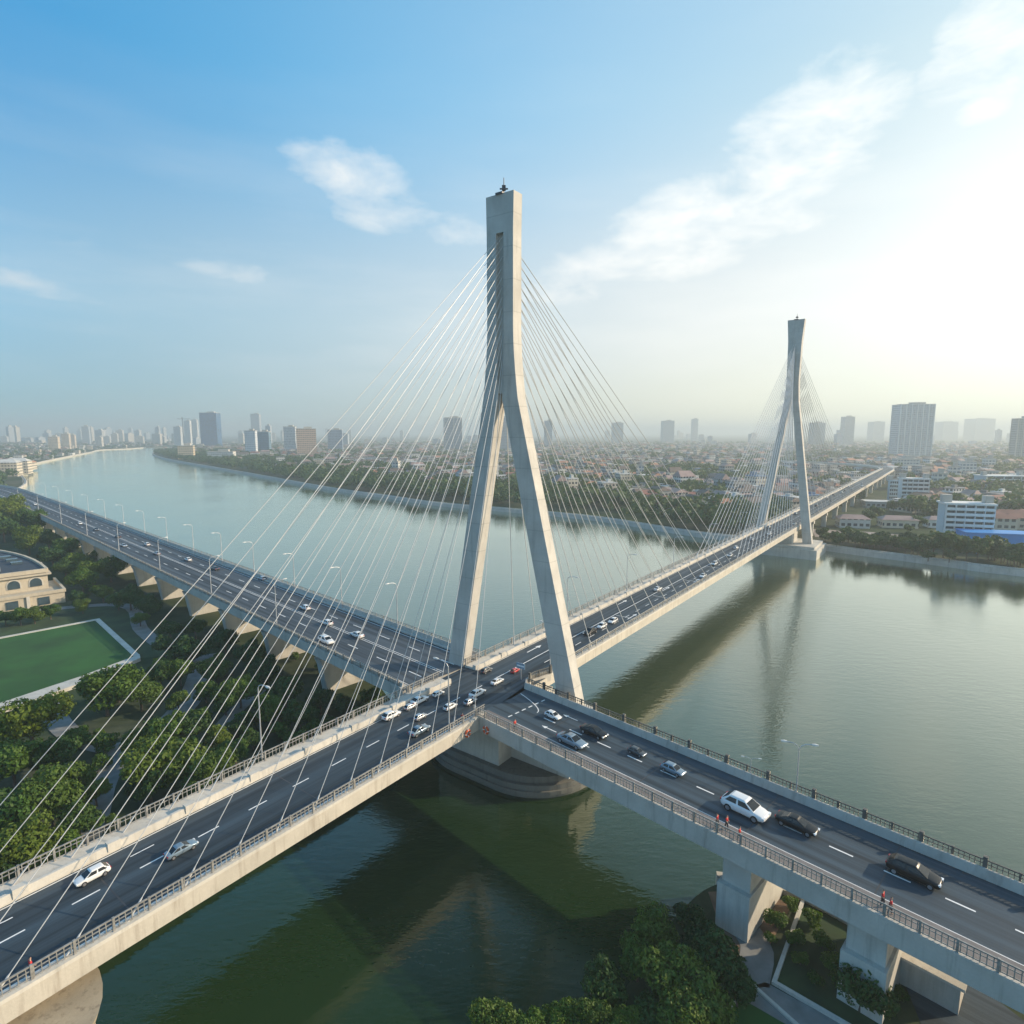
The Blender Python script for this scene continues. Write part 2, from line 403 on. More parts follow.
p1 = pylon(T1, 2.5, 78.3, 73.4, 55.5, (8.9, 11.3), 3.0, lambda z: 2.22+.1*(z-73.4)/5, .95, lambda z: 2.22+.85*max(0, (61-z)/10)**1.6)
p2 = pylon(T2, 3.5, 88.5, 80.5, 62.5, (8.6, 7.8), 3.1, lambda z: 2.35+.6*(z-80.5)/8, 1.25, lambda z: 2.1+.25*max(0, (z-66)/14)+.5*max(0, (68-z)/10)**1.5, .94)
# cables
def cable(mb, a, b, r):
    a, b = Vector(a), Vector(b); d = (b-a).normalized(); u = d.orthogonal().normalized(); w = d.cross(u)
    mb.loft([[a+d*q+u*(k*r*math.cos(t))+w*(k*r*math.sin(t)) for t in [PI*i/3 for i in range(6)]] for q, k in ((-.4, 2.3), (1.4, 2.0), (1.6, 1), ((b-a).length, 1))])
def fan(T, z0, z1, anchors, side, r, stuff=None, sgn=1):
    n = len(anchors)
    for i, s in enumerate(anchors):
        t = i/(n-1); z = z0+(z1-z0)*t
        nd = -57.6 if side < 0 else -46.35
        top = (*W(T[0]+sgn*.55, T[1]+side*.25), z); bot = Vector((*W(s, nd), 11.3))
        d = (Vector(top)-bot).normalized()
        mb = stuff if stuff is not None and i in stuff[1] else None
        cm = mb[0] if mb else MB()
        cable(cm, bot, top, r)
        if not mb: build(cm, 'stay_cable', M['cable'], bridge, smooth=True)
lin = lambda a, b, n: [a+(b-a)*i/(n-1) for i in range(n)]
for side in (-1, 1):
    fan(T1, 56.5, 73.0, lin(55, 3.5, 14), side, .037, sgn=-1)
    fan(T1, 56.5, 73.0, lin(79, 164, 14), side, .058, sgn=1)
rest = MB()
for side in (-1, 1):
    fan(T2, 62.5, 80, lin(238, 168, 16), side, .075, stuff=(rest, set(range(0, 5))) if side < 0 else (rest, set(range(0, 5))), sgn=-1)
    fan(T2, 62.5, 80, lin(263, 415, 16), side, .075, stuff=(rest, set(range(0, 5))), sgn=1)
tag(build(rest, 'stay_cables', M['cable'], bridge, smooth=True), kind='stuff')
# footings and piers
def stadium(s0, s1, n0, n1, r, k=10):
    pts = []
    for cs, cn, a0 in ((s1-r, n1-r, 0), (s0+r, n1-r, PI/2), (s0+r, n0+r, PI), (s1-r, n0+r, 3*PI/2)):
        for i in range(k+1):
            a = a0+PI/2*i/k; pts.append(W(cs+math.cos(a)*r, cn+math.sin(a)*r))
    return pts
m = MB(); m.prism(stadium(58.2, 77.8, -62.6, -36.0, 9.6), -3, 1.7); m.prism(stadium(58.8, 77.2, -62, -36.6, 9.0), 1.7, 2.6); m.prism(stadium(57.9, 78.1, -62.9, -35.7, 9.9), .5, 1.0)
build(m, 'footing', M['cap'], bridge)
m = MB(); m.prism([W(59.6, -57), W(59.6, -46), W(73, -46), W(73, -57)], 2.6, 9.0); m.prism([W(59.2, -57.4), W(59.2, -45.6), W(73.6, -45.6), W(73.6, -57.4)], 7.7, 8.4)
m.prism([W(62.5, -46), W(62.5, -36.8), W(71.5, -36.8), W(71.5, -46)], 2.6, 5.2)
m.prism([W(65.5, -44.8), W(65.5, -37.3), W(70.5, -37.3), W(70.5, -44.8)], 5.2, 9.2); m.prism([W(66, -62.3), W(66, -57), W(70, -57), W(70, -62.3)], 2.6, 8)
build(m, 'pier', M['pier'], bridge)
m = MB(); m.prism([W(241, -65), W(241, -38), W(261, -38), W(261, -65)], -3, 3.6); m.prism([W(242, -64), W(242, -39), W(260, -39), W(260, -64)], 3.6, 4.6)
build(m, 'footing', M['pier'], bridge)
m = MB(); m.prism([W(245, -57), W(245, -47.5), W(255, -47.5), W(255, -57)], 4.6, 8.6); build(m, 'pier', M['pier'], bridge)
for s in list(range(286, 720, 33)):
    m = MB()
    for n in (-56.2, -48.2): m.prism(stadium(s-1.1, s+1.1, n-1.1, n+1.1, .5, 3), 1, 8.4)
    m.prism([W(s-1.3, -57.6), W(s-1.3, -46.8), W(s+1.3, -46.8), W(s+1.3, -57.6)], 7.4, 8.6); build(m, 'pier', M['pier'], bridge)
m = MB(); cx, cy = -33.2, 36.6; rings = []
for z, r in ((-3, 4.6), (1, 4.6), (1.05, 4.2), (6.4, 3.9), (7.4, 4.4), (8.3, 4.7)):
    rings.append([(cx+r*1.35*math.cos(a)*NV[0]+r*.8*math.sin(a)*U[0], cy+r*1.35*math.cos(a)*NV[1]+r*.8*math.sin(a)*U[1], z) for a in [2*PI*i/28 for i in range(28)]])
m.loft(rings); build(m, 'pier', M['stone'], bridge, smooth=True)
# ================================================================== left viaduct
LD = (-.73, .683); LNV = (.683, .73)
def LW(t, n): return (-13+LD[0]*t+LNV[0]*n, 89+LD[1]*t+LNV[1]*n)
lineL = [LW(t, 0) for t in [-4.4]+list(range(4, 410, 12))]
x0, y0 = lineL[-1]; hd = math.atan2(LD[1], LD[0])
for k in range(24): hd += R(2.0); x0 += 14*math.cos(hd); y0 += 14*math.sin(hd); lineL.append((x0, y0))
LL = length(lineL); HW = 8.1
viaduct = root('approach_viaduct', 'wide grey road viaduct on wall piers curving away along the left bank', 'viaduct', (*LW(0, 0), 0))
build(MB().sweep(lineL, [(-HW, 10.95), (HW, 10.95), (HW, 9.7), (HW-1, 9.3), (HW-3, 8.2), (-HW+3, 8.2), (-HW+1, 9.3), (-HW, 9.7)]), 'deck', M['conc'], viaduct)
build(MB().ribbon(lineL, -HW+.1, HW-.1, ZD+.012), 'road_surface', M['asphL'], viaduct)
m = MB()
for o in (-3.2, 3.2): dashes(m, lineL, o, ZD+.018, 3, 5.5, .09, 2)
m.ribbon(sub(lineL, 1, LL-2), -.28, -.16, ZD+.019); m.ribbon(sub(lineL, 1, LL-2), .16, .28, ZD+.019)
m.ribbon(sub(lineL, 1, LL-2), 6.2, 6.32, ZD+.019); m.ribbon(sub(lineL, 1, LL-2), -6.32, -6.2, ZD+.019)
build(m, 'lane_markings', M['paint'], viaduct)
for t_ in [22, 43, 64, 86, 107, 128, 150, 171, 192, 214, 236, 260, 284, 310, 336, 362, 388]: build(MB().ribbon([LW(t_, -6.7), LW(t_, 6.7)], -.07, .07, ZD+.015), 'expansion_joint', M['dark'], viaduct)
for sg in (-1, 1):
    m = MB(); q = [(sg*(HW-1.3), 11.0), (sg*(HW+.06), 11.0), (sg*(HW+.06), 11.35), (sg*(HW-.25), 11.35), (sg*(HW-.3), 11.9), (sg*(HW-.5), 11.9), (sg*(HW-.55), 11.25), (sg*(HW-1.3), 11.25)]
    m.sweep(sub(lineL, 1.0 if sg > 0 else .5, LL-1), q); build(m, 'parapet', M['conc'], viaduct)
    m = MB(); railing(m, offline(sub(lineL, 1.2, 330), sg*(HW-.12)), 11.3, 1.0, 2.4, .6); build(m, 'railing', M['rail'], viaduct)
for k, t in enumerate([22, 43, 64, 86, 107, 128, 150, 171, 192, 214, 236, 260, 284, 310, 336, 362, 388]):
    rings = []
    for z, hw, ht in ((-1.0, 5.6, .95), (2.2, 5.7, .95), (7.0, 6.5, 1.05), (8.25, 7.0, 1.15)):
        ring = []
        for a in range(0, 360, 30):
            ca, sa = math.cos(R(a+15)), math.sin(R(a+15))
            n = math.copysign(min(abs(ca)*1.12, 1), ca)*ht*.9 + math.copysign(hw-ht, ca); tt = math.copysign(min(1, abs(sa)*1.3), sa)*ht
            ring.append((*LW(t+tt, n), z))
        rings.append(ring)
    build(MB().loft(rings), 'pier', M['pier'], viaduct)
# ================================================================== right ramp
RD = (.7071, -.7071); RNV = (-.7071, -.7071)      # right of travel is the near (south-west) side
R0 = (-.93, 76.4)
def RW(t, n): return (R0[0]+RD[0]*t+RNV[0]*n, R0[1]+RD[1]*t+RNV[1]*n)
RH = 5.4
ramp_ = root('approach_ramp', 'two-lane concrete road bridge with balustrades running off to the lower right', 'road bridge', (*RW(30, 0), 0))
lineR = [RW(t, 0) for t in [-.4]+list(range(6, 150, 8))]; RL = length(lineR)
build(MB().sweep(lineR, [(-RH, 10.96), (RH, 10.96), (RH, 9.35), (RH-.7, 9.0), (-RH+.7, 9.0), (-RH, 9.35)]), 'deck', M['conc'], ramp_)
wedge = [W(57, -46.1), RW(-.4, RH-.2), RW(-.4, 0), RW(2, -RH), RW(-.9, -RH), (2.2, 82.2), (3.0, 83.7), W(72, -46.1)]
m = MB().ribbon(lineR, -RH+.1, RH-.1, ZD+.012); build(m, 'road_surface', M['asphR'], ramp_)
build(MB().prism([wedge[0], wedge[1], wedge[3], wedge[4], wedge[5], wedge[6], wedge[7]], 10.2, ZD+.006), 'junction_surface', M['asphR'], ramp_)
m = MB(); dashes(m, lineR, -.45, ZD+.018, 1.9, 2.3, .08, 7)
m.ribbon(sub(lineR, 5, RL), 2.98, 3.12, ZD+.018)
c = []
for i in range(9):
    a = i/8; c.append((RW(5-5.5*a*a, -.9-2.6*a)))
m.ribbon(c, -.06, .06, ZD+.02)
for k_ in range(6): m.ribbon([RW(3.2, -4.4+k_*1.25), RW(3.2, -3.7+k_*1.25)], -.1, .1, ZD+.019)
for t_, o in ((8.5, -2.9), (8.5, 1.2), (13.5, 1.2)):
    m.ribbon([RW(t_, o), RW(t_+1.6, o)], -.07, .07, ZD+.02); m.add([(*RW(t_, o-.28), ZD+.021), (*RW(t_-.8, o), ZD+.021), (*RW(t_, o+.28), ZD+.021)], [(0, 1, 2)])
build(m, 'lane_markings', M['paint'], ramp_)
for t_ in (9, 23, 34.2, 44.6, 56, 70, 88, 110): build(MB().ribbon([RW(t_, -RH+.5), RW(t_, 2.95)], -.06, .06, ZD+.015), 'expansion_joint', M['dark'], ramp_)
for t_ in range(4, 60, 5): build(MB().ribbon([RW(t_, -RH+.6), RW(t_+.5, -RH+.6)], -.12, .12, ZD+.016), 'drain', M['dark'], ramp_)
build(MB().sweep(sub(lineR, .5, RL-.3), [(3.25, ZD+.0), (RH-.25, ZD+.0), (RH-.25, ZD+.16), (3.25, ZD+.16)]), 'walkway', M['walk'], ramp_)
nearl = offline(sub(lineR, -0.0, RL-.3), RH-.12)
m = MB(); m.sweep(nearl, [(-.16, 10.97), (.16, 10.97), (.16, 11.3), (-.16, 11.3)]); 
far = [W(72.3, -46.2), (3.0, 83.7), (2.1, 82.3), (2.0, 80.9), RW(1.2, -RH+.1)]+[RW(t, -RH+.1) for t in range(8, 150, 8)]
build(m, 'kerb', M['conc'], ramp_)
m = MB(); m.sweep(far, [(-.45, 10.3), (.28, 10.3), (.28, 11.02), (.12, 11.85), (-.1, 11.85), (-.12, 11.4), (-.45, 11.4)]); build(m, 'parapet', M['conc'], ramp_)
m = MB(); railing(m, nearl, 11.28, 1.0, 2.2, .36); build(m, 'railing', M['rail'], ramp_)
m = MB(); railing(m, offline(far, -.3), 11.4, 1.05, 2.2, .36)
for x, y, a in arcs(offline(far, -.3), 4.4): m.box((x, y, 12.1), (.16, .16, .62), a)
build(m, 'railing', M['raildark'], ramp_)
def rpier(t, n0, n1, half, z0):
    m = MB()
    for a, b, e in ((z0, 6.4, 0), (6.4, 9.05, -.0)):
        k = 1.0 if a == z0 else .86
        m.prism([RW(t-half*k, n0+(1-k)*4), RW(t+half*k, n0+(1-k)*4), RW(t+half*k, n1-(1-k)*4), RW(t-half*k, n1-(1-k)*4)], a, b)
    build(m, 'pier', M['pier'], ramp_)
tq = lambda p: (p[0]-R0[0])*RD[0]+(p[1]-R0[1])*RD[1]
rpier(34.2, -3.6, 4.9, 1.5, .0); rpier(44.6, -3.6, 4.9, 1.6, .0); rpier(56, -3.6, 4.9, 1.6, 0); rpier(70, -3.6, 4.9, 1.6, 0); rpier(88, -3.6, 4.9, 1.6, 0)
exec_later = []
# ================================================================== terrain and water
G1 = 2.0; G2 = 2.0
def smooth_line(pts, k=4):
    out = []
    for i in range(len(pts)-1):
        p0 = Vector(pts[max(0, i-1)]); p1 = Vector(pts[i]); p2 = Vector(pts[i+1]); p3 = Vector(pts[min(len(pts)-1, i+2)])
        for j in range(k):
            t = j/k; out.append(tuple(.5*((2*p1)+(p2-p0)*t+(2*p0-5*p1+4*p2-p3)*t*t+(3*p1-p0-3*p2+p3)*t**3)))
    return out+[pts[-1]]
bankF = [(620, -60), (400, 60), (260, 130)]+[P(*q, 0) for q in [(1024, 576), (960, 568), (900, 560), (860, 555), (817, 549), (795, 546), (700, 537), (600, 521), (520, 513), (440, 506), (385, 498), (330, 490), (250, 475), (200, 466), (170, 460.5), (155, 456), (154, 453), (165, 450.5), (185, 449)]]
bankF = smooth_line(bankF, 4)
landF = bankF+[(-900, 2100), (-420, 3000), (3200, 19500), (19500, 19500), (19500, -19500), (700, -19500), (640, -400)]
bankL = [(-62, -70), (-55, 15), (-46, 33.7), (-33, 55), (-20, 72), (-15, 84), (-22, 99), (-34, 117), (-68, 149), (-126, 204), (-222, 290), (-335, 388)]+[P(*q, 0) for q in [(26, 486), (22, 476), (27, 467), (60, 459), (90, 453), (100, 450.5), (125, 449.5), (150, 447.5)]]
bankL = smooth_line(bankL, 4)
landL = bankL+[(-1000, 2300), (-520, 3200), (3000, 19600), (-19500, 19600), (-19500, -19500), (-75, -19500), (-70, -200)]
bankR = smooth_line([P(*q, 0) for q in [(450, 1150), (510, 1085), (570, 1052), (620, 1015), (650, 968), (676, 935), (704, 908), (737, 896), (757, 889)]]+[(28.5, 55.2), (36, 48), (50, 33), (90, -10)], 4)
landR = bankR+[(120, -120), (40, -150), (-2, -60), (-6, 10)]
def land(name, poly, bank, z):
    m = MB().prism(poly, -4, z); build(m, name, M['ground'], recalc=True)['kind'] = 'structure'
land('ground', landF, bankF, G2); land('ground', landL, bankL, G1); land('ground', landR, bankR, G1)
bpy.data.objects['ground'].name = 'ground_across_river'
for o in bpy.data.objects:
    if o.name == 'ground.001': o.name = 'ground'
m = MB().add([(-19500, -19500, 0), (19500, -19500, 0), (19500, 19500, 0), (-19500, 19500, 0)], [(0, 1, 2, 3)])
build(m, 'river', M['water'], recalc=False)['kind'] = 'structure'
# quay walls along the banks
for nm, ln, z, w, lab in (('quay_wall', bankF[4:80], G2, 1.0, 'long low concrete quay wall edging the far bank of the river'),
                     ('quay_wall', bankL[46:76], G1, 1.0, 'low concrete quay wall along the distant left bank')):
    m = MB().sweep(ln, [(-w*1.4, -1), (w*.7, -1), (w*.7, z+.1), (w*.4, z+.5), (-w*.2, z+.5), (-w*.2, z+.1), (-w*1.4, z+.1)])
    tag(build(m, nm, M['conc'], base=(ln[0][0], ln[0][1], 0)), lab, 'quay wall')
q = [P(*p, G1) for p in [(757, 885), (786, 900), (800, 906)]]
m = MB().sweep([(20.8, 55.6), (24.3, 54.9), (28.3, 52.8), (33, 48)], [(-.3, 0), (.3, 0), (.3, G1+.55), (-.3, G1+.55)])
tag(build(m, 'quay_wall', M['conc'], base=(20.8, 55.6, 0)), 'short concrete river wall under the lower right bridge', 'quay wall')
# park on the left bank
def sheet(name, poly, z, mt, kind='structure'):
    build(MB().sheet(poly, z), name, mt, recalc=False)['kind'] = kind
LAWN = [(-99.2, 138.6), (-75.7, 115.6), (-79, 104.8), (-84.5, 93.9), (-100, 72), (-150, 84)]
build(MB().prism(LAWN, 1.8, 2.5), 'lawn', M['grass'])['kind'] = 'structure'
verge = [(-131, 138), (-104.5, 154.5), (-92, 144), (-70, 117), (-75.6, 115.0), (-99.4, 138.9), (-152, 86), (-175, 92)]
sheet('verge', verge, G1+.02, M['grassd'])
border = root('lawn_border', 'pale stone kerb framing the square green lawn on the left', 'kerb', (-99.2, 138.6, G1))
o1 = [(-150.5, 84.5), (-99.2, 138.9), (-75.4, 115.6)]
build(MB().sweep(o1, [(-.5, 1.9), (.55, 1.9), (.55, 2.62), (-.5, 2.62)]), 'kerb', M['pale'], border)
build(MB().prism([(-75.0, 116), (-73.6, 114), (-76.8, 102.2), (-82, 91), (-96, 69), (-100, 71.6), (-84.5, 94.2), (-79, 105)], 1.9, 2.66), 'terrace', M['pale'], border)
def path(line, w, z, name='path', mt='path'):
    build(MB().ribbon(smooth_line(line), -w, w, z), name, M[mt], recalc=False)['kind'] = 'structure'
path([(-160, 116), (-128, 142.5), (-109, 152.5), (-98, 150), (-86, 134), (-76, 124)], 1.5, G1+.06)
path([P(*q, G1) for q in [(205, 655), (195, 690), (170, 722), (128, 752), (100, 782), (85, 830), (55, 880)]], 2.1, G1+.08)
path([P(*q, G1) for q in [(260, 690), (232, 715), (215, 735), (190, 750), (140, 748)]], 1.2, G1+.1)
path([P(*q, G1) for q in [(128, 752), (85, 742), (60, 725), (48, 700)]], 1.6, G1+.12)
# park at the lower right
sheet('bare_ground', [P(*q, G1) for q in [(708, 892), (757, 890), (792, 905), (770, 945), (750, 990), (735, 1015), (716, 1000), (728, 950)]], G1+.02, M['soil'])
path([P(*q, G1) for q in [(742, 925), (757, 950), (752, 985), (770, 1000), (838, 1038), (900, 1080)]], 1.35, G1+.05)
sheet('lawn', [P(*q, G1) for q in [(750, 986), (805, 1040), (720, 1080), (715, 1010)]], G1+.03, M['grass'])
sheet('lawn', [P(*q, G1) for q in [(803, 905), (835, 915), (905, 1030), (870, 1036), (776, 985)]], G1+.03, M['grassd'])
kb = root('path_kerb', 'pale kerb bordering the path and lawn below the right bridge', 'kerb', (*P(776, 985, G1), G1))
build(MB().sweep([P(*q, G1) for q in [(803, 902), (774, 984), (870, 1040)]], [(-.16, 2), (.16, 2), (.16, 2.28), (-.16, 2.28)]), 'kerb', M['pale'], kb)
build(MB().sweep([P(*q, G1) for q in [(722, 1018), (750, 984), (812, 1040)]], [(-.14, 2), (.14, 2), (.14, 2.22), (-.14, 2.22)]), 'kerb', M['pale'], kb)
lowroad = [P(*q, G1) for q in [(862, 960), (905, 1000), (960, 1060)]]
sheet('service_road', [P(*q, G1) for q in [(905, 985), (945, 960), (1100, 1080), (960, 1120)]], G1+.04, M['asphR'])
gh = root('ground_hut', 'low concrete service hut with flat roof below the right bridge', 'hut', (*P(925, 975, G1), G1))
c = P(925, 985, G1); build(MB().box((c[0], c[1], 3.2), (2.4, 1.3, 1.2), R(-45)), 'wall', M['conc'], gh); build(MB().box((c[0], c[1], 4.5), (2.7, 1.6, .12), R(-45)), 'roof', M['pale'], gh)
# ================================================================== trees
def crown_quads(lobes, n, size, seed, hole=.25):
    r = np.random.default_rng(seed); lb = np.array(lobes); w = lb[:, 3]**2; w = w/w.sum()
    k = r.choice(len(lb), n, p=w); d = r.normal(size=(n, 3)); d /= np.linalg.norm(d, axis=1)[:, None]
    rad = r.uniform(.55, 1.0, n)**.6*(1+.16*np.sin(d[:, 0]*5+k)*np.cos(d[:, 2]*6+k*2))
    c = lb[k, :3]+d*(rad*lb[k, 3])[:, None]*np.array([1, 1, .82])
    nrm = d+r.normal(size=(n, 3))*.55; nrm /= np.linalg.norm(nrm, axis=1)[:, None]
    t = np.cross(nrm, r.normal(size=(n, 3))); t /= np.linalg.norm(t, axis=1)[:, None]; b = np.cross(nrm, t)
    s = size*r.uniform(.6, 1.4, n)[:, None]
    v = np.stack([c-t*s, c-b*s*.6, c+t*s, c+b*s*.6], 1)
    return v.reshape(-1, 3)
def quads_obj(name, v, mt, parent=None):
    n = len(v)//4; me = bpy.data.meshes.new(name); me.vertices.add(n*4); me.vertices.foreach_set('co', v.astype(np.float32).ravel())
    me.loops.add(n*4); me.loops.foreach_set('vertex_index', np.arange(n*4, dtype=np.int32)); me.polygons.add(n)
    me.polygons.foreach_set('loop_start', np.arange(0, n*4, 4, dtype=np.int32)); me.update(calc_edges=True); me.validate()
    me.materials.append(mt); o = bpy.data.objects.new(name, me); COL.objects.link(o)
    if parent: o.parent = parent
    return o
def tree_kind(name, h, rad, seed, mt, n=2600, leaf=.3, cat='tree', trunk=True, nl=9):
    r = random.Random(seed); t = root(name, 'tree', cat)
    lob = [(0, 0, h*.62, rad*.62)]
    for i in range(nl):
        a = i*2.4+r.random(); q = rad*r.uniform(.35, .68); lob.append((q*math.cos(a), q*math.sin(a), h*r.uniform(.42, .84), rad*r.uniform(.28, .5)))
    v = crown_quads(lob, n, leaf, seed); v[:, 2] = np.maximum(v[:, 2], .15)
    quads_obj('crown', v, M[mt], t)
    m = MB(); m.tube((0, 0, -.3), (0, 0, h*.35), .05*h*.5+.08, .03*h*.5+.05, 7)
    for l in lob[1:6]: m.tube((0, 0, h*.28), (l[0]*.8, l[1]*.8, l[2]), .09, .035, 5)
    build(m, 'trunk', M['trunk'], t); return Kind(t)
TK = [tree_kind('broadleaf_tree', 7.5, 4.2, 3, 'leafA', 4200, .26), tree_kind('broadleaf_tree', 8.5, 4.6, 5, 'leafB', 4600, .26), tree_kind('broadleaf_tree', 6.5, 3.6, 8, 'leafC', 3600, .25), tree_kind('broadleaf_tree', 7.5, 3.6, 12, 'leafB', 3400, .27, nl=6)]
SH = tree_kind('bush', 2.6, 1.9, 21, 'leafA', 1200, .2, 'bush')
def put_tree(px, py, rpx, kind, label, group=None, gz=G1, k=None):
    K = TK[kind] if k is None else k
    h0 = {0: 7.5, 1: 8.5, 2: 6.5, 3: 7.5}[kind] if k is None else 2.6; r0 = {0: 4.2, 1: 4.6, 2: 3.6, 3: 3.6}[kind] if k is None else 1.9
    z = gz+3.5
    for _ in range(3):
        x, y = P(px, py, z); dep = y*.99+(CZ-z)*.13; s = rpx*dep/F/r0; z = gz+h0*.55*s
    K.put((x, y, gz), random.random()*6.28, label, group, (s, s, s*random.uniform(.9, 1.1)))
zones = {
 'beside lawn': ('dense green tree in the clump at the near corner of the square lawn', [(105, 688, 30, 0), (140, 690, 22, 1), (160, 672, 18, 2), (165, 645, 13, 2)]),
 'lower left': ('big leafy tree in the dark grove at the left frame edge below the lawn', [(30, 722, 34, 1), (12, 760, 30, 0), (55, 755, 24, 2), (8, 812, 34, 0), (50, 800, 30, 1), (30, 845, 32, 1), (78, 818, 22, 2), (72, 775, 22, 3), (95, 790, 16, 3), (4, 865, 24, 2), (62, 848, 20, 0)]),
 'middle': ('round green tree among the paths left of the main deck', [(150, 765, 30, 1), (185, 755, 30, 3), (210, 770, 26, 1), (165, 735, 22, 0), (190, 728, 20, 2), (218, 735, 14, 3), (235, 752, 16, 0), (225, 700, 17, 0), (150, 785, 20, 2), (200, 790, 16, 0), (252, 738, 13, 2), (135, 742, 14, 3), (178, 700, 12, 3)]),
 'under': ('dark tree in the shade between the left viaduct and the main deck', [(190, 650, 17, 2), (213, 668, 17, 2), (240, 690, 20, 0), (262, 670, 18, 2), (285, 690, 20, 2), (250, 655, 16, 2), (225, 640, 15, 2), (300, 715, 18, 2), (270, 712, 18, 0), (240, 725, 14, 2), (320, 700, 16, 2), (345, 705, 14, 2), (285, 665, 14, 2), (205, 690, 14, 0), (180, 672, 15, 0), (170, 628, 13, 2), (195, 628, 12, 2), (375, 690, 15, 1), (355, 690, 12, 0), (393, 684, 9, 1), (330, 722, 10, 2)]),
 'viaduct': ('green tree in the belt between the arcaded building and the left viaduct', [(12, 512, 17, 1), (34, 522, 15, 0), (3, 528, 15, 2), (28, 540, 15, 1), (48, 538, 13, 2), (65, 548, 15, 0), (52, 556, 14, 2), (78, 560, 13, 3), (92, 572, 15, 1), (110, 568, 15, 0), (65, 568, 12, 2), (82, 580, 14, 0), (102, 590, 11, 3), (125, 578, 12, 2), (130, 597, 14, 2), (148, 606, 13, 2), (118, 600, 11, 0), (78, 597, 9, 2), (140, 618, 9, 0), (150, 590, 9, 0), (15, 497, 8, 2), (40, 508, 8, 0), (97, 555, 9, 0)]),
 'bldg': ('small tree in the row before the arcaded building at the lawn', [(5, 617, 9, 2), (20, 616, 10, 0), (34, 614, 10, 1), (50, 611, 9, 0), (82, 605, 9, 1)]),
 'right': ('broad dark tree of the waterside grove at the bottom right', [(603, 985, 24, 2), (655, 930, 24, 1), (690, 915, 18, 2), (672, 978, 34, 1), (718, 958, 30, 2), (738, 990, 20, 2), (705, 1005, 34, 1), (655, 1015, 26, 2), (638, 962, 22, 0), (590, 1015, 20, 1), (625, 1025, 20, 0), (680, 1030, 30, 1), (700, 935, 20, 2), (560, 1020, 20, 0), (530, 1030, 20, 0), (490, 1022, 26, 1)]),
}
for zn, (lab, L) in zones.items():
    for px, py, rp, k in L:
        if zn in ('under', 'viaduct') and px > 118 and py-rp*.8 < np.interp(px, [80, 150, 230, 320, 408], [540, 572, 610, 650, 685])+20: continue
        put_tree(px, py, rp, k, lab, 'trees: '+zn if len(L) > 1 else None)
put_tree(862, 985, 30, 2, 'wide very dark tree standing right under the lower right bridge', None)
put_tree(838, 968, 16, 0, 'small dark tree under the right bridge beside the wider one', None)
for px, py, rp, lab in ((776, 919, 13, 'rounded dark bush on the bare soil between the two bridge piers'), (791, 903, 9, 'upright bush at the river wall behind the soil patch'), (770, 938, 7, 'low scrubby bush at the edge of the bare soil')):
    put_tree(px, py, rp, 0, lab, None, k=SH)
for i in range(60):
    x = random.uniform(-70, -22); y = random.uniform(52, 118)
    s_, n_ = x*U[0]+y*U[1], x*NV[0]+y*NV[1]
    if n_ > -61: continue
    SH.put((x, y, G1), random.random()*6, 'low dark bush in the undergrowth left of the main deck', 'bushes in the left undergrowth', random.uniform(.5, 1.1))
for i, (px, py) in enumerate(((812, 925), (822, 948), (800, 965), (842, 990), (855, 1005), (885, 1010), (815, 985), (795, 945), (870, 960), (900, 1000))):
    SH.put((*P(px, py, G1), G1), i*1.3, 'low dark shrub on the rough grass below the right bridge', 'shrubs on the rough grass', random.uniform(.35, .7))
# far trees
FT = [tree_kind('riverside_tree', 8, 4.6, 31, 'farleaf', 700, .7, nl=6), tree_kind('riverside_tree', 10, 5.2, 33, 'farleaf', 800, .75, nl=7)]
def far_tree(x, y, s, lab, group, gz=G2): random.choice(FT).put((x, y, gz), random.random()*6, lab, group, (s, s, s*random.uniform(.8, 1.15)))
for px, py, s in ((922, 557, .95), (933, 556, 1.1), (943, 558, .9), (955, 560, .95), (966, 561, 1.0), (977, 562, .85), (913, 555, .7), (949, 562, .6), (928, 561, .6)):
    x, y = P(px, py, G2); far_tree(x, y, s, 'large dark riverside tree in front of the white balconied block', 'trees before the white block')
for i in range(34):
    px = 822+i*2.9+random.uniform(-1, 1); py = 546+(px-822)*.095-random.uniform(0, 7); x, y = P(px, py, G2); far_tree(x, y, random.uniform(.4, .7), 'low riverside tree in the row right of the far pylon', 'row right of the far pylon')
for i in range(14):
    px = 988+i*3.2; py = 563+i*.8-random.uniform(0, 7); x, y = P(px, py, G2); far_tree(x, y, random.uniform(.5, .85), 'riverside tree in the row before the bright blue hoarding', 'row before the blue hoarding')
for px, py, s in ((877, 522, .8), (868, 524, .7), (915, 516, .9), (924, 512, .9), (905, 512, .8), (935, 512, .9), (893, 514, .7), (850, 505, .8), (860, 503, .9), (842, 510, .8), (838, 505, .7), (918, 528, .7), (908, 533, .6), (942, 515, .8), (930, 522, .8)):
    x, y = P(px, py, G2); far_tree(x, y, s, 'garden tree among the houses right of the far bridge end', 'trees among the right houses')
def forest(name, pts, gz, lo, hi, n=90, leaf=1.5):
    base = [crown_quads([(0, 0, 5, 3.0), (2, 1, 4, 2.4), (-2, .5, 5.5, 2.2), (.5, -2, 4.2, 2.4)], n, leaf*.55, 70+i) for i in range(6)]
    out = []
    for x, y in pts:
        b = base[random.randrange(6)]; s = random.uniform(lo, hi); a = random.random()*6.28; c, sn = math.cos(a), math.sin(a)
        out.append(np.stack([(b[:, 0]*c-b[:, 1]*sn)*s+x, (b[:, 0]*sn+b[:, 1]*c)*s+y, b[:, 2]*s+gz], 1))
    tag(quads_obj(name, np.concatenate(out), M['farleaf']), kind='stuff')
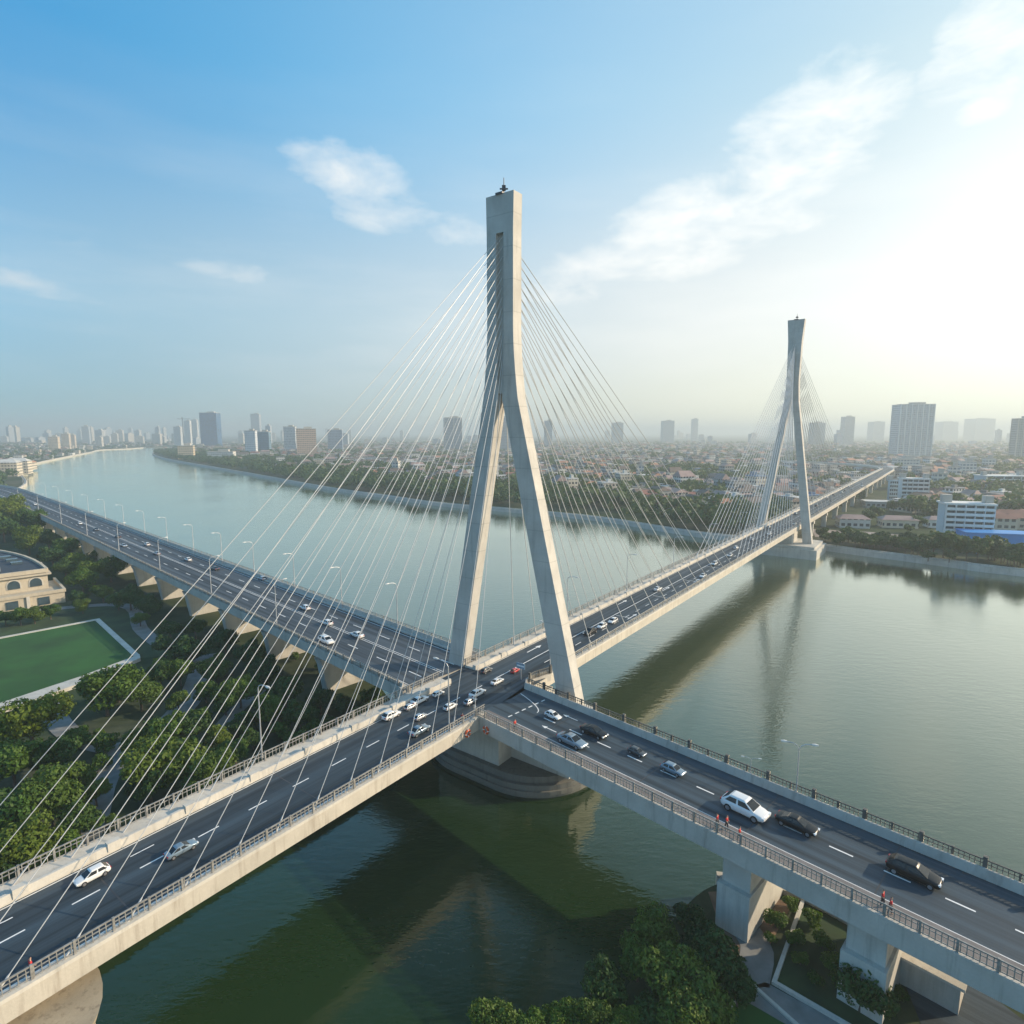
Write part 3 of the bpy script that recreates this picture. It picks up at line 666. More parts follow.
def inpoly(x, y, poly):
    r = False; j = len(poly)-1
    for i in range(len(poly)):
        a, b = poly[i], poly[j]
        if (a[1] > y) != (b[1] > y) and x < (b[0]-a[0])*(y-a[1])/(b[1]-a[1])+a[0]: r = not r
        j = i
    return r
def dbank(x, y, line): return min(math.hypot(x-a, y-b) for a, b in line)
nearA = lambda x, y: -14 < x*NV[0]+y*NV[1]-AC < (14 if x*U[0]+y*U[1] > 560 else 30) and x*U[0]+y*U[1] < 730
# tree belt on the far bank, left of the bridge
belt = []; bk = bankF[33:77]
while len(belt) < 1500:
    i = random.randrange(len(bk)-1); t = random.random(); a, b = bk[i], bk[i+1]; d = Vector((b[0]-a[0], b[1]-a[1])); L = d.length
    if random.random() > L/60: continue
    nrm = Vector((d.y, -d.x)).normalized(); dd = 5+random.random()**1.25*95*(1 if a[0] > -250 else 1.5)
    q = Vector(a)+d*t+nrm*dd
    if not nearA(*q) and inpoly(q.x, q.y, landF): belt.append((q.x, q.y))
forest('riverside_woods', belt, G2, .8, 1.35)
# scattered greenery of the far city and of the left shore
grn = []
def clump(v, sc): return math.sin(v[0]/sc+1.3)*math.cos(v[1]/(sc*1.2)+.4)+.6*math.sin((v[0]+v[1])/(sc*.47))
while len(grn) < 4200:
    y = 230+2300*random.random()**1.6; x = random.uniform(-.95, .98)*y
    if clump((x, y), 60)+random.uniform(-.7, .7) < .2 or nearA(x, y): continue
    if inpoly(x, y, landF) and dbank(x, y, bk) > 30 and (y > 320 or x < 90): grn.append((x, y))
forest('city_greenery', grn, G2, .7, 1.5, 60, 2.0)
grn = []
while len(grn) < 700:
    y = 260+2200*random.random()**1.5; x = -y*random.uniform(.55, .98)
    s_ = (x+13)*LD[0]+(y-89)*LD[1]; n_ = (x+13)*LNV[0]+(y-89)*LNV[1]
    if abs(n_) < 15 and s_ < 420: continue
    if inpoly(x, y, landL) and dbank(x, y, bankL[44:]) > 14 and clump((x, y), 80) > -.4: grn.append((x, y))
forest('left_shore_woods', grn, G1, .8, 1.4, 70, 1.8)
# ================================================================== houses of the far city
ROOFS = {'red': (.22, .095, .07), 'orange': (.36, .17, .10), 'grey': (.17, .17, .17), 'white': (.50, .50, .48), 'pink': (.30, .21, .19), 'brown': (.12, .09, .075), 'blue': (.10, .17, .28)}
WALLS = {'white': (.60, .59, .56), 'cream': (.52, .46, .37), 'grey': (.34, .34, .33)}
MR = {k: plain(k+'_roofing', v, .8, 0, .25, .15) for k, v in ROOFS.items()}
MW = {k: facade(k+'_house_wall', v, (.05, .06, .07), 3.0, 2.6) for k, v in WALLS.items()}
def house_kind(roof, wall, gable):
    t = root('house', 'house', 'house')
    build(MB().box((0, 0, 3.0), (5, 4, 3.0)), 'wall', MW[wall], t)
    m = MB()
    if gable:
        m.add([(-5.4, -4.5, 5.9), (5.4, -4.5, 5.9), (5.4, 4.5, 5.9), (-5.4, 4.5, 5.9), (-4.2, 0, 8.2), (4.2, 0, 8.2)], [(0, 1, 5, 4), (2, 3, 4, 5), (1, 2, 5), (3, 0, 4), (3, 2, 1, 0)])
    else:
        m.box((0, 0, 6.15), (5.15, 4.15, .2)); m.box((1.5, .8, 6.9), (1.4, 1.2, .8))
    build(m, 'roof', MR[roof], t); return Kind(t)
HK = {}
for rf in ROOFS:
    for wl in WALLS: HK[rf, wl] = house_kind(rf, wl, rf in ('red', 'orange', 'pink', 'brown'))
cand = []
def town(n, ylo, yhi, xl, xh, test):
    c = 0
    while c < n:
        y = ylo+(yhi-ylo)*random.random()**1.5; x = random.uniform(xl, xh)*y; c += 1
        g = 15; a = .35; u = x*math.cos(a)+y*math.sin(a); v = -x*math.sin(a)+y*math.cos(a)
        u = round(u/g)*g+random.uniform(-2, 2); v = round(v/(g*.9))*g*.9+random.uniform(-1.5, 1.5)
        x, y = u*math.cos(a)-v*math.sin(a), u*math.sin(a)+v*math.cos(a)
        if not test(x, y) or nearA(x, y): continue
        cand.append((x, y, a+random.choice((0, PI/2))+random.uniform(-.06, .06)))
SPECIAL = []      # keep-clear discs (x, y, r) filled below by the named buildings
# ------------------------------------------------------------------ named buildings
def tower(name, cat, label, px, pyb, w, d, ztop, rz, wall, glass, h=3.6, ww=3.2, fz=.5, fw=.7, gz=G2, crown=True, ribs=0, ribm=None, group=None, taper=None):
    x, y = P(px, pyb, gz); SPECIAL.append((x, y, max(w, d)*.75+6))
    t = root(name, label, cat, (x, y, gz), 0, group)
    fm = facade(name+'_facade', wall, glass, h, ww, fz, fw, .06)
    m = MB().box((x, y, gz+ztop/2), (w/2, d/2, ztop/2), rz); build(m, 'facade', fm, t)
    if crown:
        c, s = math.cos(rz), math.sin(rz)
        build(MB().box((x, y, gz+ztop+.5), (w/2+.25, d/2+.25, .5), rz), 'parapet', M['conc'], t)
        build(MB().box((x+c*w*.1, y+s*w*.1, gz+ztop+2.2), (w*.2, d*.22, 2.2), rz), 'roof_plant', M['conc'], t)
    if ribs:
        m = MB(); c, s = math.cos(rz), math.sin(rz)
        for i in range(ribs):
            o = (i/(ribs-1)-.5)*w
            for e in (-1, 1): m.box((x+c*o-s*e*d/2, y+s*o+c*e*d/2, gz+ztop/2+.6), (.7, .5, ztop/2+.6), rz)
        build(m, 'ribs', ribm or M['white'], t)
    return t
def zof(px, py, pyb, gz=G2):
    x, y = P(px, pyb, gz); c, s = math.cos(PITCH), math.sin(PITCH); b = -(py-512)/F; return y*(-s+b*c)/(c+b*s)+CZ-gz
def TW(label, px, py, pyb, wpx, rz, wall, glass, name='high_rise_tower', cat='tower', ratio=.7, **k):
    x, y = P(px, pyb, G2); w = wpx*y/F*.92; return tower(name, cat, label, px, pyb, w, w*ratio, zof(px, py, pyb), rz, wall, glass, **k)
BL = (.03, .07, .13)
TW('tall pale ribbed tower right of the far bridge end', 909, 405, 458, 33, -.15, (.40, .45, .47), (.16, .22, .26), ribs=7, ratio=.6, fz=.55, fw=.8)
TW('slim grey tower standing alone left of the ribbed tower', 846, 417, 446, 11, .1, (.38, .40, .42), (.1, .13, .15))
TW('dark grey tower cut by the right frame edge', 1020, 419, 461, 17, -.2, (.24, .28, .29), (.07, .1, .12), ribs=4, ribm=M['conc'])
TW('dark blue glass tower above the left peninsula', 212, 413, 447, 17, .12, (.03, .11, .24), (.02, .08, .19), fz=.8, fw=.9, ratio=.8)
TW('narrow grey tower behind the white twin block', 257, 414, 442, 9, .1, (.36, .38, .42), (.15, .17, .2))
TW('white and blue twin block beside the brown slab', 252, 431, 455, 11, .1, (.62, .64, .66), (.12, .2, .3), name='apartment_block', cat='apartments', fw=.5)
TW('blue glazed half of the twin block', 265, 432, 454, 12, .1, (.14, .24, .32), (.05, .10, .16), name='apartment_block', cat='apartments', fz=.7)
TW('broad brown apartment slab with warm sunlit end', 307, 429, 456, 20, .35, (.50, .36, .27), (.15, .11, .09), name='apartment_block', cat='apartments', ratio=.8)
TW('blue grey block right of the brown slab', 336, 430, 452, 15, .2, (.28, .34, .42), (.10, .14, .2), name='apartment_block', cat='apartments')
TW('pale block left of the brown slab', 291, 427, 452, 12, .15, (.48, .50, .52), (.16, .2, .24), name='apartment_block', cat='apartments')
TW('grey blue tower seen left of the near pylon through the cables', 453, 418, 451, 18, .2, (.26, .31, .36), (.10, .14, .18), ribs=3, ribm=M['conc'])
TW('grey tower seen between the legs of the near pylon', 503, 418, 451, 15, .15, (.27, .31, .36), (.1, .14, .18))
TW('tall white slab between the pylon legs near the river', 494, 463, 482, 8, .4, (.62, .60, .56), (.3, .3, .3), name='apartment_block', cat='apartments', ratio=1.)
TW('pale blue tower right of the near pylon', 548, 421, 447, 8, .1, (.34, .38, .42), (.14, .17, .2))
TW('stepped tower half way between the two pylons', 617, 423, 444, 11, .1, (.36, .40, .43), (.15, .18, .2))
TW('wide pale tower with stepped top left of the far pylon', 667, 421, 443, 12, .1, (.40, .43, .45), (.18, .2, .22))
TW('slim pale tower just left of the far pylon cables', 694, 419, 441, 6, .1, (.40, .43, .45), (.18, .2, .22))
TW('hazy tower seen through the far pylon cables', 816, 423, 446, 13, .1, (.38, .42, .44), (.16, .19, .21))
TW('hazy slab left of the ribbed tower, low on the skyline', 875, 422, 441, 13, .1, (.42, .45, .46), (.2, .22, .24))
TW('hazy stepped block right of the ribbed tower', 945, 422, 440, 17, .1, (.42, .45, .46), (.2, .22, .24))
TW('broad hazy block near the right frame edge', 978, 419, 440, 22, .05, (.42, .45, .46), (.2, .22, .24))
TW('white tower beside the crane on the left skyline', 189, 421, 445, 6, .1, (.60, .60, .58), (.25, .27, .3))
TW('second white tower beside the crane, a little wider', 179, 427, 446, 7, .1, (.52, .53, .54), (.22, .25, .28))
TW('pale tower right of the crane on the left skyline', 196, 420, 443, 6, .1, (.55, .55, .55), (.25, .27, .3))
TW('short cream block on the tip of the left peninsula', 187, 446, 459, 15, .3, (.58, .48, .34), (.2, .17, .12), name='apartment_block', cat='apartments')
TW('long low white building left of the dark blue tower base', 222, 452, 460, 26, .2, (.62, .62, .60), (.3, .3, .3), name='long_building', cat='building', ratio=.5)
TW('cream tower at the far river bend', 55, 437, 451, 9, .3, (.60, .50, .38), (.25, .2, .16), name='apartment_block', cat='apartments')
TW('second cream tower at the far river bend', 67, 434, 449, 7, .3, (.58, .50, .40), (.25, .2, .16), name='apartment_block', cat='apartments')
TW('slim cream tower at the far river bend', 73, 435, 448, 6, .3, (.56, .48, .40), (.25, .2, .16), name='apartment_block', cat='apartments')
TW('small white block on the far bend of the river', 100, 437, 447, 6, .2, (.60, .58, .54), (.25, .2, .16), name='apartment_block', cat='apartments')
for px, py, pb, wp, lab in ((953, 467, 481, 9, 'cream mid-rise block left of the white mid-rise on the right bank'), (938, 474, 490, 12, 'pale mid-rise block between the six-storey block and the bluish block'), (966, 462, 476, 14, 'white mid-rise block low below the hazy stepped towers'), (988, 459, 471, 10, 'pale mid-rise block left of the dark edge tower'), (905, 459, 470, 22, 'long pale podium at the foot of the ribbed tower'), (760, 474, 489, 8, 'cream mid-rise block behind the left leg of the far pylon'), (640, 466, 479, 8, 'white mid-rise block among the roofs between the pylons'), (580, 461, 472, 7, 'pale mid-rise block right of the near pylon among low roofs'), (396, 462, 474, 8, 'cream mid-rise block behind the left cables')):
    TW(lab, px, py, pb, wp, -.25, (.58, .57, .53), (.16, .19, .22), name='apartment_block', cat='apartments', h=3.2)
# crane
x, y = P(187, 444, G2); cr = root('tower_crane', 'thin dark tower crane above the left skyline', 'crane', (x, y, G2)); zt = zof(187, 417, 444)
build(MB().box((x-8, y-6, G2+zt/2), (1.2, 1.2, zt/2)), 'mast', M['dark'], cr); build(MB().box((x-3, y-6, G2+zt-7), (22, .9, .9), .2), 'jib', M['dark'], cr)
# white balconied block by the right bank
def slab_block(label, px, pyb, pyt, wpx, floors, rz, wall, bal, name='apartment_block', glass=None, group=None):
    x, y = P(px, pyb, G2); H = zof(px, pyt, pyb); w = wpx*y/F; d = w*.45; SPECIAL.append((x, y, w*.65+3))
    t = root(name, label, 'apartments', (x, y, G2)); c, s = math.cos(rz), math.sin(rz)
    def at(o, e, z): return (x+c*o-s*e, y+s*o+c*e, G2+z)
    build(MB().box(at(0, 0, H/2), (w/2, d/2, H/2), rz), 'wall', wall, t)
    fh = H/floors
    for k in range(floors):
        build(MB().box(at(0, -d/2-.06, fh*(k+.62)), (w/2-.5, .1, fh*.26), rz), 'window_band', glass or M['glassdark'], t)
        b = MB().box(at(0, -d/2-.7, fh*k+.12), (w/2-.2, .75, .12), rz); b.box(at(0, -d/2-1.4, fh*k+.6), (w/2-.2, .06, .5), rz)
        for i in range(6): b.box(at((i/5-.5)*(w-.6), -d/2-.75, fh*(k+.5)), (.12, .7, fh*.5-.02), rz)
        build(b, 'balcony', bal, t)
        build(MB().box(at(w/2+.05, 0, fh*(k+.6)), (.1, d*.3, fh*.22), rz), 'window_band', glass or M['glassdark'], t)
    build(MB().box(at(0, 0, H+.35), (w/2+.5, d/2+.9, .35), rz), 'roof', bal, t)
    r = MB().box(at(-w*.42, 0, H+2), (1.6, 1.6, 1.6), rz); r.box(at(w*.42, 0, H+2), (1.4, 1.6, 1.5), rz); build(r, 'roof_plant', M['conc'], t)
    return t
M['paleblue'] = plain('pale_blue_render', (.42, .52, .56), .8, 0, .08)
M['winblue'] = plain('window_glass', (.05, .08, .10), .2, 0, .3, .4)
slab_block('white eight-storey block with rows of balconies on the right bank', 962, 546, 504, 42, 8, -.32, M['paleblue'], M['white'], glass=M['winblue'])
slab_block('pale six-storey block behind the right bank houses', 912, 503, 479, 24, 6, -.35, M['white'], M['white'], glass=M['winblue'])
slab_block('narrow pale wing beside the six-storey block', 893, 500, 481, 10, 5, -.35, M['paleblue'], M['paleblue'], glass=M['winblue'])
slab_block('long bluish block on the right side behind the red roofs', 1000, 490, 476, 40, 4, -.1, M['paleblue'], M['white'], glass=M['winblue'])
# blue hoarding, car park, sheds
def shed(label, px, pyb, w, d, h, rz, wall, roof, pitched=True, name='shed', gz=G2):
    x, y = P(px, pyb, gz); SPECIAL.append((x, y, max(w, d)*.6+2)); t = root(name, label, 'building', (x, y, gz)); c, s = math.cos(rz), math.sin(rz)
    build(MB().box((x, y, gz+h/2), (w/2, d/2, h/2), rz), 'wall', wall, t); m = MB()
    q = lambda o, e, z: (x+c*o-s*e, y+s*o+c*e, gz+z)
    if pitched: m.add([q(-w/2-.5, -d/2-.5, h-.1), q(w/2+.5, -d/2-.5, h-.1), q(w/2+.5, d/2+.5, h-.1), q(-w/2-.5, d/2+.5, h-.1), q(-w/2+d*.3, 0, h+d*.2), q(w/2-d*.3, 0, h+d*.2)], [(0, 1, 5, 4), (2, 3, 4, 5), (1, 2, 5), (3, 0, 4), (3, 2, 1, 0)])
    else: m.box((x, y, h+gz+.2), (w/2+.3, d/2+.3, .2), rz)
    build(m, 'roof', roof, t); return t
shed('bright blue sheeted building at the right frame edge', 1012, 553, 34, 9, 7.5, -.28, M['bluewall'], M['bluewall'], False)
shed('pink roofed hall beside the far bridge approach', 852, 527, 13, 8, 4.5, -.25, MW['white'], MR['pink'], name='hall')
shed('pink roofed house left of the white balconied block', 897, 527, 15, 8, 4, -.25, MW['cream'], MR['pink'], name='house')
shed('low flat white roof under the far bridge approach', 876, 507, 14, 10, 3.5, -.25, MW['grey'], MR['white'], False)
shed('small pale house right beside the white balconied block', 935, 527, 8, 7, 4, -.25, MW['white'], MR['pink'], name='house')
sheet('car_park', [P(*q, G2) for q in [(812, 529), (870, 532), (912, 536), (918, 545), (880, 541), (815, 537)]], G2+.05, plain('car_park_paving', (.26, .22, .20), .9, 0, .3, .3))
for i in range(7): shed('red tiled row house behind the bright blue building, one of a terrace', 985+i*11, 524-i*.2+(i % 2)*5, 13, 8, 5.5, -.3, MW['cream'], MR['red'], name='row_house')['group'] = 'terrace behind the blue building'
for i in range(6): shed('brown tiled row house in the second terrace on the right', 995+i*10, 511+(i % 2)*2, 13, 8, 5, -.3, MW['cream'], MR['brown'], name='row_house')['group'] = 'second terrace on the right'
for i in range(5): shed('cream waterside house at the left frame edge beyond the viaduct', 2+i*5.5, 474-i*1.1+(i % 2)*3, 22, 16, 9+(i % 2)*5, .4, MW['cream'], MR['white'] if i % 2 else MR['orange'], name='house', gz=G1)['group'] = 'waterside houses at the left edge'
# arcaded building by the lawn
fx, fy = -125.8, 158.8; fd = (-.715, -.70); bd = (-.70, .715)       # facade runs to lower left, depth runs back
AB = lambda a, b: (fx+fd[0]*a+bd[0]*b, fy+fd[1]*a+bd[1]*b)
ab = root('arcaded_hall', 'cream two-storey arcaded hall with dark blue roof at the left edge', 'building', (*AB(25, 20), G1))
cw = [AB(0, 0), AB(46, 0), AB(46, 66)]+[AB(46*(1-max(0, math.cos(t))**.6), 66*math.sin(t)) for t in [PI/2*i/12 for i in range(11, 0, -1)]]
build(MB().prism(cw, 2, 9.6), 'wall', M['cream'], ab)
def inset(poly, k):
    cx = sum(p[0] for p in poly)/len(poly); cy = sum(p[1] for p in poly)/len(poly)
    return [(cx+(x-cx)*k, cy+(y-cy)*k) for x, y in poly]
rf = build(MB().prism(inset(cw, .965), 9.61, 9.95), 'roof', M['roofblue'], ab)
m = MB(); cl = cw+[cw[0]]; m.sweep(cl, [(-.3, 9.5), (.35, 9.5), (.35, 10.5), (-.3, 10.5)]); m.sweep([AB(46, -.3), AB(-.3, -.3), AB(-.3, 18)], [(-.2, 8.9), (.5, 8.9), (.5, 9.3), (-.2, 9.3)]); build(m, 'parapet', M['cream'], ab)
for k, (a, b) in enumerate(((5, 16), (5.5, 22), (6.5, 28))):
    build(MB().box((*AB(a, b), 10.25), (1.3, 1.1, .3), R(45)), 'skylight', M['winblue'], rf)
for a, b in ((10, 8), (12.5, 8), (10, 11), (19, 26), (22, 26)): build(MB().box((*AB(a, b), 10.5), (.9, .7, .55), R(45)).tube((*AB(a, b), 10.9), (*AB(a, b), 11.15), .45), 'roof_unit', M['steel'], rf)
m = MB().sweep([AB(14, 2), AB(13, 14), AB(13, 30)], [(-.2, 9.9), (.2, 9.9), (.2, 10.15), (-.2, 10.15)]); build(m, 'roof_ridge', M['white'], rf)
pod = [AB(-2.5, -7), AB(46, -7), AB(46, 0), AB(0, 0), AB(0, 10), AB(-2.5, 10)]
build(MB().prism(pod, 2, 5.0), 'podium', M['cream'], ab); m = MB().sweep([AB(46, -7), AB(-2.5, -7), AB(-2.5, 10)], [(-.3, 4.9), (.3, 4.9), (.3, 5.75), (-.3, 5.75)]); build(m, 'balustrade', M['cream'], ab)
def arch(a, z0, w, h, off, mt, name, back=False):
    pts = [(-w/2, z0), (w/2, z0)]+[(w/2*math.cos(t), z0+h-w/2+w/2*math.sin(t)) for t in [PI*i/8 for i in range(9)]]
    r0 = [(*AB(a+x, off-.02), z) for x, z in pts]; r1 = [(*AB(a+x, off-.12), z) for x, z in pts]
    return build(MB().loft([r1, r0]), name, mt, ab)
for i in range(10):
    a = 2.6+i*4.6; arch(a, 6.0, 3.1, 2.6, 0, M['pale'], 'arch_frame'); arch(a, 6.05, 2.5, 2.2, -.14, M['winblue'], 'window')
for i in range(7):
    a = 2+i*6.4; m = MB(); build(MB().box((*AB(a, -7.05), 3.3), (1.2, .14, 1.0), math.atan2(fd[1], fd[0])), 'window', M['winblue'], ab)
    build(MB().box((*AB(a+3.2, -7.15), 3.5), (.35, .25, 1.5), math.atan2(fd[1], fd[0])), 'pilaster', M['pale'], ab)
SPECIAL.append((fx-35, fy+5, 55))
# low houses, far city
okF = lambda x, y: inpoly(x, y, landF) and dbank(x, y, bk if x < 80 else bankF) > (62 if x < 80 else 26) and not (x > 90 and y < 330 and x*U[0]+y*U[1] < 420 and x < 330) and not any((x-a)**2+(y-b)**2 < r*r for a, b, r in SPECIAL) and clump((x, y), 60) < .75
town(9500, 300, 2300, -.6, .95, okF)
town(900, 700, 2600, -.98, -.45, lambda x, y: inpoly(x, y, landL) and dbank(x, y, bankL[44:]) > 30)
uq = {}
for x, y, a in cand: uq[(round(x/9), round(y/9))] = (x, y, a)
cand = sorted(uq.values(), key=lambda c: math.hypot(c[0], c[1]))
def zone(x, y):
    px = seen(x, y, 3, 60); px = px[0] if px else 0
    dist = 'near' if y < 560 else 'middle' if y < 900 else 'distant'
    side = 'left of the near pylon' if px < 480 else 'between the two pylons' if px < 770 else 'right of the far pylon'
    return dist+' rooftops '+side
placed = 0; restm = {k: MB() for k in ('white', 'cream', 'grey')}; restr = {k: MB() for k in ROOFS}
for x, y, a in cand:
    v = seen(x, y, 5, 0); 
    if not v: continue
    orange = 560 < v[0] < 605 and 462 < v[1] < 482
    rf = random.choices(list(ROOFS), (3, 5 if not orange else 60, 4, 5, 3, 4, .6))[0] if orange else random.choices(list(ROOFS), (1.6, .5, 6, 4, 2.5, 4.5, .5))[0]
    wl = random.choice(list(WALLS)); sx, sy, sz = random.uniform(.8, 1.5), random.uniform(.8, 1.4), random.uniform(.55, 1.1)*(1.8 if random.random() < .1 else 1)
    if placed < 280:
        HK[rf, wl].put((x, y, G2), a, '%s-walled house under a %s roof among the %s' % (wl, rf, zone(x, y)), '%s %s houses, %s' % (wl, rf, zone(x, y)), (sx, sy, sz)); placed += 1
    else:
        restm[wl].box((x, y, G2+3*sz), (5*sx, 4*sy, 3*sz), a)
        z = G2+6*sz
        if rf in ('red', 'orange', 'pink', 'brown'):
            c, s = math.cos(a), math.sin(a); q = lambda o, e, zz: (x+c*o-s*e, y+s*o+c*e, zz)
            w, d = 5.4*sx, 4.5*sy
            restr[rf].add([q(-w, -d, z-.1), q(w, -d, z-.1), q(w, d, z-.1), q(-w, d, z-.1), q(-w*.8, 0, z+2.2), q(w*.8, 0, z+2.2)], [(0, 1, 5, 4), (2, 3, 4, 5), (1, 2, 5), (3, 0, 4)])
        else: restr[rf].box((x, y, z+.2), (5.1*sx, 4.1*sy, .2), a)
allm = MB(); mats = []; mi = []
for dct, src in ((restm, MW), (restr, MR)):
    for k, b in dct.items():
        if b.f: mats.append(src[k]); mi += [len(mats)-1]*len(b.f); allm.add(b.v, b.f)
o = build(allm, 'rooftop_district', mats, recalc=False); o.data.polygons.foreach_set('material_index', mi); tag(o, kind='stuff')
# remove house models never used
for k in HK.values():
    if not k.used:
        for c in kids(k.o): bpy.data.objects.remove(c)
        bpy.data.objects.remove(k.o)
# distant skyline blocks
SKW = [facade('skyline_wall', c, (.2, .22, .25), 3.6, 3.4, .5, .6, .06) for c in ((.46, .46, .46), (.52, .48, .42), (.36, .40, .45))]
def sky_kind(i):
    t = root('skyline_block', 'block', 'tower'); build(MB().box((0, 0, 25), (9, 7, 25)), 'facade', SKW[i], t); build(MB().box((1, 0, 52), (4, 3, 2)), 'roof_plant', M['conc'], t); return Kind(t)
SK = [sky_kind(i) for i in range(3)]; names = ['grey', 'cream', 'bluish']
for i in range(135):
    px = random.uniform(5, 215) if i < 75 else random.uniform(215, 1020); pyb = random.uniform(437.5, 445) if px < 215 else random.uniform(438, 447); x, y = P(px, pyb, G2)
    if not (inpoly(x, y, landF) or inpoly(x, y, landL)) or any((x-a)**2+(y-b)**2 < (r+6)**2 for a, b, r in SPECIAL) or nearA(x, y): continue
    k = random.randrange(3); s = random.uniform(.8, 1.5); hz = random.choice((.25, .35, .45, .6, .8, 1.0 if px < 420 else .5))
    if 20 < px < 45: hz *= .4
    lab = '%s high block of the %s skyline' % (names[k], 'left riverside' if px < 130 else 'upper left' if px < 430 else 'middle' if px < 760 else 'right') ; SK[k].put((x, y, G2), random.choice((0, .15, .3, 1.2)), lab, lab+'s', (s, s, hz*1.3))
# ================================================================== vehicles
def paint(n, c, metal=.0, coat=.8):
    m, nt, bs = newmat(n); bs.inputs['Base Color'].default_value = (*c, 1); bs.inputs['Roughness'].default_value = .28; bs.inputs['Specular IOR Level'].default_value = .4; bs.inputs['Metallic'].default_value = metal
    bs.inputs['Coat Weight'].default_value = coat; bs.inputs['Coat Roughness'].default_value = .06; return m
PT = {'white': paint('white_car_paint', (.74, .74, .73)), 'black': paint('black_car_paint', (.006, .006, .007), 0, .08), 'silver': paint('silver_car_paint', (.48, .50, .52), .5),
      'bluegrey': paint('blue_grey_car_paint', (.20, .27, .33), .3), 'darkgrey': paint('dark_grey_car_paint', (.07, .075, .08), .3), 'red': paint('red_car_paint', (.5, .03, .03))}
def car_kind(kind):
    L, Wd, H = {'sedan': (4.75, .92, 1.44), 'hatchback': (4.25, .90, 1.50), 'suv': (4.9, .96, 1.62)}[kind]; h = L/2
    t = root(kind if kind != 'sedan' else 'sedan_car', 'car', 'car'); zb = .98 if kind != 'suv' else 1.1
    st = [(-h, .48, zb-.22, .72), (-h+.1, .3, zb-.06, .86), (-h+.5, .24, zb, .96), (-.7, .22, zb, 1), (.6, .22, zb-.02, 1), (h-1.15, .22, zb-.06, .99), (h-.55, .24, zb-.16, .95), (h-.13, .3, zb-.28, .84), (h, .42, zb-.42, .7)]
    b = MB(); rings = []
    for x, zl, zt, k in st:
        w = Wd*k; d = zt-zl
        pr = [(-.86*w, zl), (-.97*w, zl+.2*d), (-w, zl+.5*d), (-.97*w, zl+.82*d), (-.84*w, zt-.01), (-.4*w, zt+.03), (.4*w, zt+.03), (.84*w, zt-.01), (.97*w, zl+.82*d), (w, zl+.5*d), (.97*w, zl+.2*d), (.86*w, zl)]
        rings.append([(x, y, z) for y, z in pr])
    b.loft(rings)
    if kind == 'sedan': x0, x1, t0, t1 = -h+.5, h-1.15, -h+1.5, .25
    elif kind == 'hatchback': x0, x1, t0, t1 = -h+.14, h-.95, -h+.8, .3
    else: x0, x1, t0, t1 = -h+.14, h-1.1, -h+.75, .35
    wb, wt = Wd*.88, Wd*.68
    rg = [[(x0, -wb, zb-.05), (x1, -wb, zb-.09), (x1, -wb*.5, zb-.09), (x1, wb*.5, zb-.09), (x1, wb, zb-.09), (x0, wb, zb-.05)],
          [(t0, -wt, H-.1), (t1, -wt, H-.1), (t1, -wt*.5, H-.1), (t1, wt*.5, H-.1), (t1, wt, H-.1), (t0, wt, H-.1)],
          [(t0+.2, -wt*.82, H), (t1-.2, -wt*.82, H), (t1-.12, -wt*.4, H+.02), (t1-.12, wt*.4, H+.02), (t1-.2, wt*.82, H), (t0+.2, wt*.82, H)]]
    b.loft(rg); bo = build(b, 'body', PT['white'], t, smooth=True); bo.data.set_sharp_from_angle(angle=R(70)); bv = bo.modifiers.new('soft', 'BEVEL'); bv.width = .07; bv.segments = 3; bv.limit_method = 'ANGLE'; bv.angle_limit = R(22)
    def lerp(a, c, k): return tuple(a[i]+(c[i]-a[i])*k for i in range(3))
    def pane(name, a, c, d, e, out):
        q = [lerp(lerp(a, c, u), lerp(e, d, u), v) for v, u in ((.1, .06), (.1, .94), (.93, .94), (.93, .06))]
        build(MB().loft([[(p[0]-out[0]*.05, p[1]-out[1]*.05, p[2]-out[2]*.05) for p in q], [(p[0]+out[0]*.022, p[1]+out[1]*.022, p[2]+out[2]*.022) for p in q]]), name, M['glassdark'], t)
    B, T = rg[0], rg[1]
    pane('windscreen', B[1], B[4], T[4], T[1], (.75, 0, .6))
    pane('rear_window', B[0], B[5], T[5], T[0], (-.7, 0, .6))
    for s in (0, 1):
        q = (B[0], B[1], T[1], T[0]) if s == 0 else (B[5], B[4], T[4], T[5]); o = (0, -1 if s == 0 else 1, .35)
        mid = lambda a, c, k: lerp(a, c, k)
        pane('side_window', mid(q[0], q[1], .08), mid(q[0], q[1], .48), mid(q[3], q[2], .5), mid(q[3], q[2], .06), o)
        pane('side_window', mid(q[0], q[1], .5), mid(q[0], q[1], .95), mid(q[3], q[2], .97), mid(q[3], q[2], .53), o)
    for x in (-h+.85, h-.88):
        for y in (-Wd+.1, Wd-.1):
            w = build(MB().tube((x, y-.125, .33), (x, y+.125, .33), .335, n=16), 'wheel', M['tyre'], t, smooth=True)
            e = .13 if y > 0 else -.13
            build(MB().tube((x, y+e*.8, .33), (x, y+e, .33), .21, n=10), 'rim', M['rimm'], w)
    for y in (-Wd*.62, Wd*.62):
        build(MB().box((h-.13, y, zb-.36), (.12, .2, .09)), 'headlight', M['lampw'], t); build(MB().box((-h+.08, y, zb-.2), (.09, .18, .09)), 'taillight', M['lampr'], t)
    return Kind(t)
CK = {k: car_kind(k) for k in ('sedan', 'hatchback', 'suv')}
angA = math.atan2(U[1], U[0]); angR = math.atan2(RD[1], RD[0]); angL = math.atan2(LD[1], LD[0])
def car(px, py, kind, col, ang, label, group=None, s=1, dz=.02):
    x, y = P(px, py, ZD+.5); CK[kind].put((x, y, ZD+dz), ang, label, group, s, PT[col])
